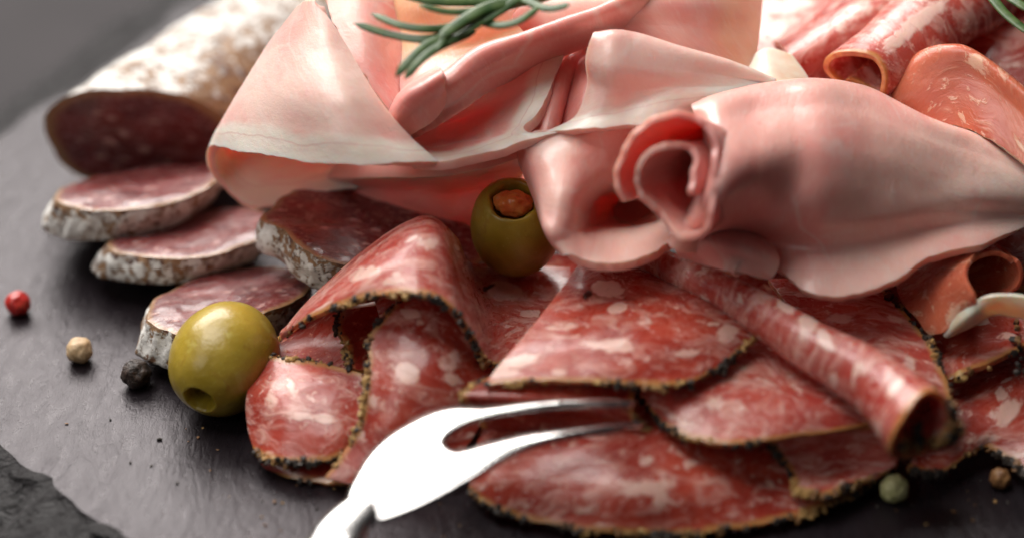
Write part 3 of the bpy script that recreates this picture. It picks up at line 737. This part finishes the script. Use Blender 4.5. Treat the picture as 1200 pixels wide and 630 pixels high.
# small piece under the big ham
ham([[(785, 262, 3.15), (820, 258, 3.3), (862, 268, 3.15), (903, 290, 2.9)],
     [(788, 280, 3.12), (828, 276, 3.35), (870, 286, 3.2), (910, 306, 2.85)],
     [(796, 294, 2.95), (838, 294, 3.12), (874, 303, 3.0), (908, 318, 2.75)],
     [(810, 300, 2.75), (842, 312, 2.85), (870, 320, 2.8), (902, 325, 2.65)]],
    'short curled ham end poking out above the start of the salami roll', edges=(), seed=2.4, nu=70, nv=60, spots=[('red', 820, 280, 60, 30, .35)])
ham(roll([(800, 262, 2.9), (845, 288, 2.95), (876, 312, 2.86)], [.16, .22, .26], 1.3, R(300), 60, 50, .4, .6), 'tiny rolled ham tip with an open end above the start of the salami roll', edges=(), seed=23.7, thick=.08, spots=[('red', 860, 300, 40, 30, .3)])
# H7 fold behind
ham([[(700, 60, 4.9), (722, 60, 4.9), (748, 62, 4.8), (800, 75, 4.6), (860, 92, 4.3), (908, 108, 4.1)],
     [(697, 43, 5.45), (720, 41, 5.5), (745, 45, 5.4), (800, 60, 5.2), (860, 78, 4.9), (908, 97, 4.6)],
     [(690, 68, 5.2), (715, 75, 5.25), (750, 80, 5.15), (800, 85, 5.0), (850, 92, 4.8), (902, 101, 4.6)],
     [(691, 102, 4.75), (715, 105, 4.85), (745, 105, 4.8), (790, 103, 4.8), (840, 104, 4.7), (896, 105, 4.6)],
     [(676, 140, 4.3), (705, 133, 4.5), (745, 121, 4.6), (785, 113, 4.7), (835, 112, 4.65), (890, 109, 4.55)],
     [(640, 160, 4.05), (690, 153, 4.3), (730, 149, 4.35), (770, 143, 4.4), (812, 128, 4.45), (885, 112, 4.5)]],
    'pale ham fold with a white fat band between the ham roll and the rosemary', edges=('last',), seed=3.2, nu=140, nv=130, spots=[('fat', 790, 112, 130, 18, .7, -12), ('fat', 750, 80, 90, 50, .35)])
# H1
ham([[(377, 8, 5.6), (372, 5, 5.6), (366, 3, 5.6), (360, 5, 5.5), (352, 12, 5.3), (356, 20, 5.0), (365, 25, 4.9), (372, 22, 5.0), (376, 18, 5.2)],
     [(405, 55, 5.2), (380, 52, 5.25), (355, 50, 5.15), (335, 50, 4.9), (318, 55, 4.5), (325, 70, 4.0), (350, 75, 3.8), (375, 70, 3.9), (395, 65, 4.1)],
     [(440, 115, 4.7), (400, 112, 4.85), (355, 108, 4.75), (315, 105, 4.4), (282, 112, 3.8), (290, 135, 3.1), (330, 145, 2.8), (380, 140, 2.8), (430, 135, 3.0)],
     [(478, 162, 4.2), (420, 160, 4.4), (360, 152, 4.3), (302, 144, 3.95), (262, 148, 3.3), (264, 175, 2.4), (310, 195, 2.1), (380, 190, 2.1), (440, 185, 2.2)],
     [(512, 192, 3.9), (440, 193, 4.05), (370, 190, 3.9), (300, 181, 3.55), (251, 173, 2.9), (256, 208, 2.1), (300, 243, 1.6), (380, 226, 1.7), (440, 218, 1.9)]],
    'large ham slice folded into a cone at the left, next to the whole sausage', seed=4.4, nu=200, nv=130, wob=(.03, .7), spots=[('fat', 340, 210, 120, 45, .85), ('fat', 350, 110, 110, 90, .42)])  # spot on the lower flap pales the colour to make up for low light
# H2
ham([[(540, 95, 4.3), (570, 85, 4.4), (600, 74, 4.5), (630, 65, 4.6), (650, 58, 4.6), (662, 54, 4.6)],
     [(500, 128, 4.1), (535, 118, 4.1), (570, 108, 4.2), (605, 98, 4.3), (635, 92, 4.4), (653, 88, 4.4)],
     [(475, 152, 3.9), (510, 148, 3.75), (550, 140, 3.75), (590, 133, 3.95), (620, 125, 4.2), (643, 115, 4.3)],
     [(466, 168, 3.8), (505, 170, 3.65), (545, 165, 3.65), (580, 158, 3.8), (610, 150, 4.0), (630, 140, 4.15)],
     [(475, 182, 3.8), (508, 184, 3.8), (545, 178, 3.8), (580, 170, 3.9), (605, 161, 4.0), (618, 155, 4.1)],
     [(482, 194, 3.75), (512, 194, 3.85), (548, 188, 3.9), (584, 180, 3.9), (612, 171, 4.0), (655, 159, 4.1)]],
    'pale pink ham fold opening below the rosemary with white edge', seed=5.1, nu=120, nv=110, edges=('last', 'right'), spots=[('fat', 560, 130, 70, 30, .35, -25)])  # spot pales the colour as if lit from above, no fat there
# H3 under band
ham([[(360, 200, 1.6), (500, 197, 3.4), (560, 188, 3.5), (618, 172, 3.6)],
     [(365, 210, 1.45), (490, 210, 2.5), (550, 208, 2.5), (612, 195, 2.7)],
     [(370, 222, 1.2), (485, 230, 1.9), (535, 241, 1.8), (600, 235, 1.9)],
     [(370, 250, .8), (485, 255, 1.1), (540, 262, 1.1), (610, 260, 1.1)]],
    'shaded ham slice hanging under the white fat edge above the largest sausage slice', seed=6.6, edges=(), nu=80, nv=60, thick=.3, spots=[('fat', 500, 215, 140, 50, .9)])  # pale spot offsets red light coming through; extra thickness blocks it
# H4 roll
ham([[(470, 150, 3.6), (500, 115, 4.1), (540, 88, 4.4), (590, 60, 4.6), (650, 42, 4.8), (720, 18, 5.0), (770, -10, 5.0)],
     [(458, 150, 4.0), (482, 112, 4.5), (522, 88, 4.8), (562, 60, 5.1), (624, 38, 5.3), (700, 12, 5.45), (760, -15, 5.5)],
     [(464, 149, 4.0), (491, 122, 4.5), (527, 98, 4.8), (569, 72, 5.02), (630, 48, 5.2), (702, 22, 5.35), (764, -5, 5.4)],
     [(473, 155, 3.9), (500, 138, 4.25), (534, 114, 4.5), (576, 86, 4.7), (636, 60, 4.85), (706, 34, 5.0), (770, 8, 5.1)],
     [(482, 160, 3.8), (508, 150, 4.1), (540, 128, 4.3), (582, 98, 4.4), (640, 70, 4.5), (708, 44, 4.7), (775, 20, 4.8)]],
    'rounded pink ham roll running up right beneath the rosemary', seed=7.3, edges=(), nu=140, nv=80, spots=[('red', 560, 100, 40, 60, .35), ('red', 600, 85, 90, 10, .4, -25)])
ham([[(448, 150, 3.6), (465, 120, 4.2), (490, 95, 4.5), (515, 82, 4.6)],
     [(455, 150, 4.1), (474, 118, 4.75), (498, 100, 5.0), (520, 86, 5.1)],
     [(464, 157, 4.0), (482, 132, 4.5), (502, 114, 4.8), (518, 100, 4.95)],
     [(472, 165, 3.8), (492, 150, 4.2), (508, 135, 4.4), (520, 118, 4.5)]],
    'small ham pleat at the lower end of the rounded pink roll', seed=7.9, edges=(), nu=60, nv=50, spots=[('red', 480, 130, 60, 60, .4)])
# H5
ham([[(374, -20, 5.3), (420, -20, 5.3), (470, -20, 5.1), (500, -20, 4.9)],
     [(396, 40, 4.9), (430, 38, 4.95), (462, 35, 4.7), (490, 40, 4.4)],
     [(428, 95, 4.5), (448, 88, 4.5), (470, 88, 4.3), (492, 85, 4.1)],
     [(470, 160, 3.9), (475, 150, 3.9), (485, 135, 3.7), (495, 125, 3.6)]],
    'rose pink ham slice behind the ham cone, under the rosemary tips', seed=8.8, edges=(), nu=80, nv=90, spots=[('red', 470, 110, 60, 60, .5)])
ham([[(455, -20, 5.2), (500, -25, 5.4), (560, -25, 5.4), (620, -20, 5.3)],
     [(462, 10, 4.9), (500, 5, 5.3), (550, 5, 5.4), (610, 5, 5.3)],
     [(465, 40, 4.6), (500, 35, 4.9), (545, 35, 5.1), (600, 20, 5.2)],
     [(468, 75, 4.4), (500, 70, 4.6), (540, 60, 4.8), (610, 34, 5.0)],
     [(470, 115, 4.2), (505, 105, 4.5), (550, 85, 4.7), (630, 55, 4.85)]],
    'thin amber ham slice with painted backlit glow right behind the rosemary', seed=9.2, edges=(), nu=80, nv=60, thick=.08, spots=[('amber', 500, 25, 75, 55, .9), ('amber', 560, 45, 60, 30, .9), ('red', 520, 90, 60, 30, .8), ('red', 600, 50, 40, 30, .8)])  # amber and red spots paint backlight shining through the slice
# H6
ham([[(640, 62, 4.2), (662, 56, 4.4), (684, 48, 4.6), (700, 45, 4.3), (740, 40, 4.3)],
     [(618, 110, 3.9), (650, 108, 4.25), (670, 100, 4.15), (690, 98, 4.4), (730, 95, 4.2)],
     [(596, 165, 3.6), (640, 162, 3.9), (652, 158, 3.6), (680, 155, 3.9), (720, 150, 3.8)]],
    'upright rose ham folds between the pale fold and the fat banded one', seed=10.4, edges=(), nu=90, nv=60, spots=[('red', 660, 110, 60, 80, .5)])
# H8
ham([[(560, -40, 4.8), (700, -50, 5.2), (800, -50, 5.2), (900, -40, 4.9)],
     [(575, 0, 4.8), (700, -5, 5.3), (800, -5, 5.3), (892, 0, 4.7)],
     [(600, 35, 4.6), (720, 30, 4.9), (800, 35, 4.9), (886, 50, 4.4)],
     [(690, 60, 4.3), (740, 60, 4.5), (800, 70, 4.5), (880, 88, 4.1)]],
    'soft pink ham slice lying farthest back at the top centre', seed=11.3, nu=120, nv=70, edges=(), spots=[('amber', 865, 40, 32, 60, .55), ('fat', 650, 5, 50, 18, .6)])  # amber spot paints backlight through the right end
ham([[(880, 74, 4.2), (900, 64, 4.3), (925, 72, 4.2)],
     [(872, 90, 4.1), (905, 84, 4.3), (945, 92, 4.1)],
     [(880, 102, 4.0), (915, 102, 4.2), (950, 100, 4.0)]],
    'crumpled scrap of white fat just above the biggest ham slice', seed=12.2, name='ham_fat_scrap', nu=50, nv=40, mat=FATM, cut=FATM, wob=(.14, 1.6), edges=(), group=None)
# hidden support layer, added to fill gaps and thickened to block light
ham([[(330, 60, 2.2), (500, 40, 2.6), (700, 30, 3.0), (900, 60, 2.4), (1230, 60, 2.2)],
     [(320, 120, 1.6), (500, 110, 2.4), (700, 110, 3.0), (900, 140, 2.8), (1230, 150, 2.2)],
     [(330, 180, .9), (500, 180, 1.6), (700, 200, 1.8), (900, 230, 2.0), (1230, 230, 1.8)],
     [(400, 215, .5), (520, 225, .8), (700, 260, 1.2), (900, 280, 1.4), (1230, 280, 1.3)]],
    'added ham slice at the bottom of the pile, thick to block light, mostly covered by the others', seed=13.3, nu=120, nv=70, edges=(), thick=.4)

# prosciutto
def prosciutto():
    G = roll([(1085, 262, 1.9), (1118, 290, 2.1), (1158, 326, 2.25)], [.42, .50, .56], 1.0, R(150), 90, 60, .12, .8, .04)
    L1 = loft([[(1050, 335, 1.75), (1085, 308, 2.1), (1122, 293, 2.5), (1150, 290, 2.7)],
               [(1062, 358, 1.75), (1090, 340, 2.1), (1118, 325, 2.5), (1132, 318, 2.7)],
               [(1078, 378, 1.70), (1100, 368, 1.95), (1124, 352, 2.3), (1142, 345, 2.55)],
               [(1092, 392, 1.62), (1108, 388, 1.8), (1128, 372, 2.05), (1148, 358, 2.3)]], 80, 70)
    L2 = loft([[(1106, 392, 1.72), (1128, 362, 2.2), (1155, 347, 2.55), (1185, 345, 2.6), (1216, 350, 2.6)],
               [(1110, 393, 1.72), (1133, 372, 2.15), (1160, 357, 2.4), (1188, 358, 2.4), (1216, 364, 2.4)],
               [(1116, 392, 1.66), (1140, 380, 1.95), (1165, 368, 2.1), (1190, 370, 2.1), (1216, 378, 2.1)]], 70, 30)
    ham([G, L1], 'orange prosciutto roll with a black hollow mouth at the right edge', seed=14.2, thick=.07, mat=PROS, cut=PROS, edges=(), name='prosciutto_slice', cat='prosciutto', group='prosciutto slices')
    ham([L2], 'curved white strip of fat under the prosciutto mouth', seed=15.0, thick=.06, wob=(.05, 1.3), mat=FATM, cut=FATM, name='fat_strip', cat='ham fat', group=None, edges=())
prosciutto()
ham([[(1052, 118, 3.4), (1078, 84, 3.9), (1112, 74, 4.1), (1145, 82, 4.1), (1215, 135, 3.8)],
     [(1050, 104, 4.0), (1074, 67, 4.5), (1112, 55, 4.8), (1145, 64, 4.8), (1215, 118, 4.5)],
     [(1047, 122, 3.9), (1078, 100, 4.25), (1118, 92, 4.45), (1160, 104, 4.45), (1215, 150, 4.2)],
     [(1054, 142, 3.6), (1090, 145, 3.8), (1130, 150, 3.9), (1170, 170, 3.9), (1215, 205, 3.7)]],
    'folded orange red prosciutto slice behind the biggest ham slice', seed=16.1, thick=.09, edges=(), mat=PROS, cut=FATM, name='prosciutto_slice', cat='prosciutto', group='prosciutto slices', nu=110, nv=80)

# blurred salami at the back right
BG = 'salami slices at the back right'
def back_salami(G, label, seed, **kw):
    o = ham(G, label, seed=seed, thick=.10, mat=SALP, cut=SALCUT, name='salami_slice', cat='salami', group=BG, wob=(.09, .8), **kw)
back_salami([[(860, -40, 3.6), (960, -45, 3.8), (1080, -45, 4.0)],
             [(875, 20, 3.6), (945, 10, 3.8), (1030, 0, 3.9)],
             [(880, 60, 3.5), (940, 50, 3.7), (1010, 40, 3.8)],
             [(880, 115, 3.2), (940, 105, 3.3), (1010, 110, 3.3)]], 'pale blurred salami slice lying flat at the back next to the ham', 17.3, spots=[('fat', 920, 30, 60, 40, .5)])
back_salami([[(900, 45, 3.5), (985, -5, 3.9), (1060, -50, 4.2)],
             [(912, 52, 4.0), (995, 2, 4.4), (1075, -45, 4.7)],
             [(930, 76, 4.05), (1012, 24, 4.45), (1092, -25, 4.75)],
             [(945, 112, 3.3), (1015, 75, 3.7), (1095, 20, 4.1)]], 'blurred pink salami fold between the flat slice at the back and the open ended roll', 18.6, spots=[('fat', 1000, 20, 40, 12, .5, -35), ('fat', 1050, 5, 25, 12, .5, -35)])
back_salami(roll([(1210, -60, 4.9), (1130, 5, 4.6), (1070, 48, 4.4), (1012, 92, 4.2)], [.85, .85, .78, .66], 1.2, R(262), 90, 80, .45, .75, .10, .08), 'blurred salami roll with an orange open end beside the prosciutto fold', 19.4,
            spots=[('fat', 1080, 25, 40, 12, .6, -35), ('fat', 1050, 50, 25, 10, .6, -35), ('fat', 1130, 30, 25, 10, .4, -35)])
back_salami([[(1130, -40, 4.2), (1180, -40, 4.2), (1230, -40, 4.2)],
             [(1120, 20, 4.2), (1180, 15, 4.3), (1230, 10, 4.3)],
             [(1120, 90, 3.6), (1180, 90, 3.7), (1230, 100, 3.7)],
             [(1140, 200, 2.6), (1180, 210, 2.6), (1230, 220, 2.6)]], 'red salami slice under the second rosemary sprig at the top right corner', 20.7, nu=60, nv=60)

# ------------------------------------------------------------------ rosemary
def rosemary(stem, needles, label):
    e0 = P(*stem[0]); e = empty('rosemary_sprig', e0); org = np.array(e0)
    def tube(path, r0, r1, name, mat, flat=1.0, taper=True):
        pts = crp(np.array([P(*q) for q in path]), np.linspace(0, len(path)-1, 26)); V = []; F = []; na = 10
        tan = np.gradient(pts, axis=0); tan /= np.linalg.norm(tan, axis=1)[:, None]
        side = np.cross(tan, [0, -.4, .9]); side /= np.linalg.norm(side, axis=1)[:, None]; up = np.cross(side, tan)
        for i, p in enumerate(pts):
            t = i/25; r = r0+(r1-r0)*t
            if taper: r *= min(1, (1-t)*9+.15)*min(1, t*6+.5)
            for j in range(na):
                a = 2*math.pi*j/na; gr = .75 if (taper and j in (2, 3)) else 1
                V.append(tuple((p+side[i]*math.cos(a)*r+up[i]*math.sin(a)*r*flat*gr-org)*S))
        for i in range(25):
            for j in range(na): F.append((i*na+j, i*na+(j+1) % na, (i+1)*na+(j+1) % na, (i+1)*na+j))
        F += [tuple(range(na))[::-1], tuple(25*na+j for j in range(na))]
        me = bpy.data.meshes.new(name); me.from_pydata(V, [], F); o = link(name, me, mat); o.parent = e
    tube(stem, .10, .07, 'stem', STEM, taper=False)
    for nd, w in needles: tube(nd, w*.92, w*.66, 'needle', NEED, .45)
    tag(e, label, 'rosemary', 'rosemary sprigs')
STEM = mat_simple('rosemary_stem', (.20, .20, .07), (.32, .28, .12), 8, .6)
def mat_needle():
    m = NT('rosemary_needle'); c = m.obj(); n = m.noise(c, 4, 3)
    m.p(Base_Color=m.mix(m.ramp(n, .3, .7), (.028, .075, .016), (.085, .14, .04)), Roughness=.42); m.bump(n, .3, .03); return m.m
NEED = mat_needle()
rosemary([(720, -40, 6.6), (650, -8, 6.3), (590, 8, 6.1), (545, 34, 5.9)],
         [([(548, 34, 6.0), (500, 46, 6.0), (455, 40, 6.0), (414, 27, 6.1)], .10), ([(560, 26, 6.0), (510, 34, 6.1), (470, 30, 6.15), (435, 16, 6.2)], .095),
          ([(545, 36, 6.0), (505, 50, 6.0), (482, 68, 5.9), (464, 90, 5.7)], .10), ([(556, 36, 6.05), (515, 55, 6.0), (492, 72, 5.9), (474, 93, 5.7)], .10),
          ([(606, 2, 6.35), (570, 10, 6.35), (540, 26, 6.3), (514, 46, 6.2)], .14), ([(600, -4, 6.3), (560, 2, 6.3), (510, 2, 6.4), (462, -8, 6.5)], .11),
          ([(620, -5, 6.3), (590, 8, 6.2), (570, 18, 6.1), (548, 34, 6.0)], .12), ([(640, -8, 6.4), (610, -2, 6.4), (585, 14, 6.3), (560, 30, 6.2)], .10),
          ([(650, -20, 6.5), (600, -25, 6.6), (560, -22, 6.7)], .10), ([(575, 14, 6.2), (545, 28, 6.2), (525, 40, 6.1), (512, 60, 6.0)], .09), ([(600, 4, 6.3), (560, 12, 6.35), (525, 14, 6.4), (490, 6, 6.5)], .085), ([(560, 24, 6.15), (585, 30, 6.2), (610, 24, 6.3), (632, 8, 6.4)], .09), ([(610, -2, 6.4), (640, 10, 6.4), (668, 6, 6.5)], .09), ([(590, 8, 6.3), (555, 32, 6.2), (535, 44, 6.1)], .08)],
         'green rosemary sprig resting on the ham at the top centre')
rosemary([(1140, -60, 5.8), (1200, -30, 5.7), (1280, 0, 5.6)],
         [([(1135, -30, 5.7), (1160, -5, 5.7), (1180, 18, 5.6), (1210, 42, 5.5)], .11), ([(1150, -40, 5.8), (1175, -10, 5.8), (1195, 5, 5.8), (1225, 22, 5.7)], .11),
          ([(1180, -40, 5.9), (1195, -12, 5.9), (1215, 10, 5.8)], .11)],
         'blurred rosemary sprig cropped by the top right corner')

# ------------------------------------------------------------------ fork
def fork():
    steel = NT('polished_steel'); c = steel.obj()
    steel.p(Base_Color=(.78, .77, .76), Metallic=1.0, Roughness=.22); steel.bump(steel.noise(c, .8, 2), .05, .05)
    out = [(405, 590), (417, 556), (440, 522), (475, 495), (508, 479), (538, 473), (572, 474), (620, 469), (665, 466), (710, 465), (737, 467), (745, 470), (737, 473), (706, 473.5),
           (655, 477), (600, 485), (562, 494), (540, 503), (527, 512), (524, 519), (530, 525), (544, 525), (573, 517), (622, 506), (672, 500.5), (720, 495), (747, 492.5), (755, 494.5), (748, 497.5),
           (727, 501), (686, 508), (645, 519), (607, 532), (582, 546), (566, 557), (546, 568), (515, 585), (478, 602), (443, 613), (424, 606)]
    pts = [(405, 590, .95), (443, 612, .95), (440, 522, 1.35), (515, 584, 1.26), (475, 495, 1.60), (546, 567, 1.42), (508, 479, 1.82), (566, 555, 1.60), (538, 473, 2.0), (607, 530, 1.86), (572, 474, 2.1), (645, 517, 1.95),
           (620, 469, 2.2), (686, 506, 1.95), (665, 466, 2.16), (727, 499, 1.86), (710, 466, 2.0), (753, 496, 1.75), (740, 469, 1.84), (524, 519, 1.80)]
    def basis(x, y):
        u = (x-580)/150; v = (y-530)/60
        return [1, u, v, u*u, u*v, v*v, u**3]
    A = np.array([basis(x, y) for x, y, h in pts]); hh = np.array([1.95+(h-1.95)*.5 for x, y, h in pts])
    cf = np.linalg.lstsq(A, hh, rcond=None)[0]
    o_ = np.array(out, float); m = len(o_); ext = np.concatenate([o_[-1:], o_, o_[:2]]); t = np.linspace(0, m, m*8, endpoint=False); ii = t.astype(int); f = (t-ii)[:, None]
    p0, p1, p2, p3 = ext[ii], ext[ii+1], ext[ii+2], ext[ii+3]
    ring = .5*((2*p1)+(-p0+p2)*f+(2*p0-5*p1+4*p2-p3)*f**2+(-p0+3*p1-3*p2+p3)*f**3)
    ins = []
    for gx in np.arange(400, 760, 2.4):
        for gy in np.arange(460, 616, 2.4):
            if np.min((ring[:, 0]-gx)**2+(ring[:, 1]-gy)**2) < 2.6: continue
            c = False; k = len(ring)-1
            for q in range(len(ring)):
                if (ring[q, 1] > gy) != (ring[k, 1] > gy) and gx < (ring[k, 0]-ring[q, 0])*(gy-ring[q, 1])/(ring[k, 1]-ring[q, 1])+ring[q, 0]: c = not c
                k = q
            if c: ins.append((gx, gy))
    allp = [tuple(p) for p in ring]+ins; nr_ = len(ring)
    res = delaunay_2d_cdt([Vector(p) for p in allp], [(k, (k+1) % nr_) for k in range(nr_)], [], 1, 1e-4)
    e0 = P(405, 600, 0); e = empty('serving_fork', (e0[0], e0[1], .6)); org = Vector(e.location); V = []
    for p in res[0]:
        d = math.sqrt(np.min((ring[:, 0]-p.x)**2+(ring[:, 1]-p.y)**2))
        V.append(Vector(P(p.x, p.y, float(np.dot(basis(p.x, p.y), cf))-.075*(1-min(d/8, 1))**2))*S-org)
    me = bpy.data.meshes.new('fork_head'); me.from_pydata([tuple(v) for v in V], [], [tuple(f) for f in res[2]])
    bm = bmesh.new(); bm.from_mesh(me); bmesh.ops.recalc_face_normals(bm, faces=bm.faces)
    if sum(f.normal.z for f in bm.faces) < 0: bmesh.ops.reverse_faces(bm, faces=bm.faces)
    for _ in range(3): bmesh.ops.smooth_vert(bm, verts=bm.verts, factor=.4, use_axis_x=True, use_axis_y=True, use_axis_z=True)
    bm.to_mesh(me); bm.free()
    o = link('fork_head', me, steel.m); o.parent = e
    md = o.modifiers.new('thickness', 'SOLIDIFY'); md.thickness = .13*S; md.offset = -1
    # handle: tapered flat bar rising out of frame
    pts = crp(np.array([P(432, 590, 1.48), P(405, 618, 1.38), P(382, 655, 1.3), P(300, 740, 1.4), P(180, 900, 1.7)]), np.linspace(0, 4, 60)); V = []; F = []; na = 24
    tan = np.gradient(pts, axis=0); tan /= np.linalg.norm(tan, axis=1)[:, None]
    side = np.cross(tan, [0, 0, 1.]); side /= np.linalg.norm(side, axis=1)[:, None]; up = np.cross(side, tan)
    for i, p in enumerate(pts):
        t = i/59; w = .26+.30*t if t > .06 else .16+.14*t/.06; h = .14+.10*t
        for j in range(na):
            a = 2*math.pi*j/na
            V.append(tuple(Vector((p+side[i]*math.copysign(abs(math.cos(a))**.75, math.cos(a))*w+up[i]*math.copysign(abs(math.sin(a))**.75, math.sin(a))*h)*S)-org))
    for i in range(59):
        for j in range(na): F.append((i*na+j, i*na+(j+1) % na, (i+1)*na+(j+1) % na, (i+1)*na+j))
    F += [tuple(range(na))[::-1], tuple(59*na+j for j in range(na))]
    me = bpy.data.meshes.new('fork_handle'); me.from_pydata(V, [], F); o = link('fork_handle', me, steel.m); o.parent = e
    tag(e, 'shiny steel two pronged serving fork with its tines in the salami', 'fork')
fork()

# ------------------------------------------------------------------ camera object, lights, world
cam = bpy.data.cameras.new('camera'); co = bpy.data.objects.new('camera', cam); COL.objects.link(co)
co.location = Vector(CAM)*S; co.rotation_euler = (math.pi/2-PITCH, 0, 0)
cam.sensor_width = 36; cam.lens = 36*FPX/1200; cam.clip_start = .01; cam.clip_end = 50
cam.dof.use_dof = True; fp = P(470, 330, 1.8); cam.dof.focus_distance = float((fp-CAM)@FWD)*S; cam.dof.aperture_fstop = 6.2; cam.dof.aperture_blades = 8
scn.camera = co
def area(name, loc, target, size, sizey, power, color):
    l = bpy.data.lights.new(name, 'AREA'); l.shape = 'RECTANGLE'; l.size = size; l.size_y = sizey; l.energy = power; l.color = color
    o = bpy.data.objects.new(name, l); COL.objects.link(o); o.location = loc
    o.rotation_euler = (Vector(target)-Vector(loc)).to_track_quat('-Z', 'Y').to_euler(); return o
area('softbox_back', (-.28, .58, .56), (0, 0, 0), .72, .46, 12.5, (1, .96, .915))
area('softbox_top', (-.30, .05, .85), (0, 0, 0), .50, .50, 6.0, (1, .955, .91))
area('fill_front', (-.50, -.45, .50), (0, 0, 0), .35, .35, 1.0, (1, .96, .92))
w = bpy.data.worlds.new('World'); scn.world = w; w.use_nodes = True
w.node_tree.nodes['Background'].inputs[0].default_value = (.30, .28, .30, 1); w.node_tree.nodes['Background'].inputs[1].default_value = .06
scn.view_settings.view_transform = 'Standard'; scn.view_settings.look = 'None'; scn.view_settings.exposure = 0; scn.view_settings.gamma = 1
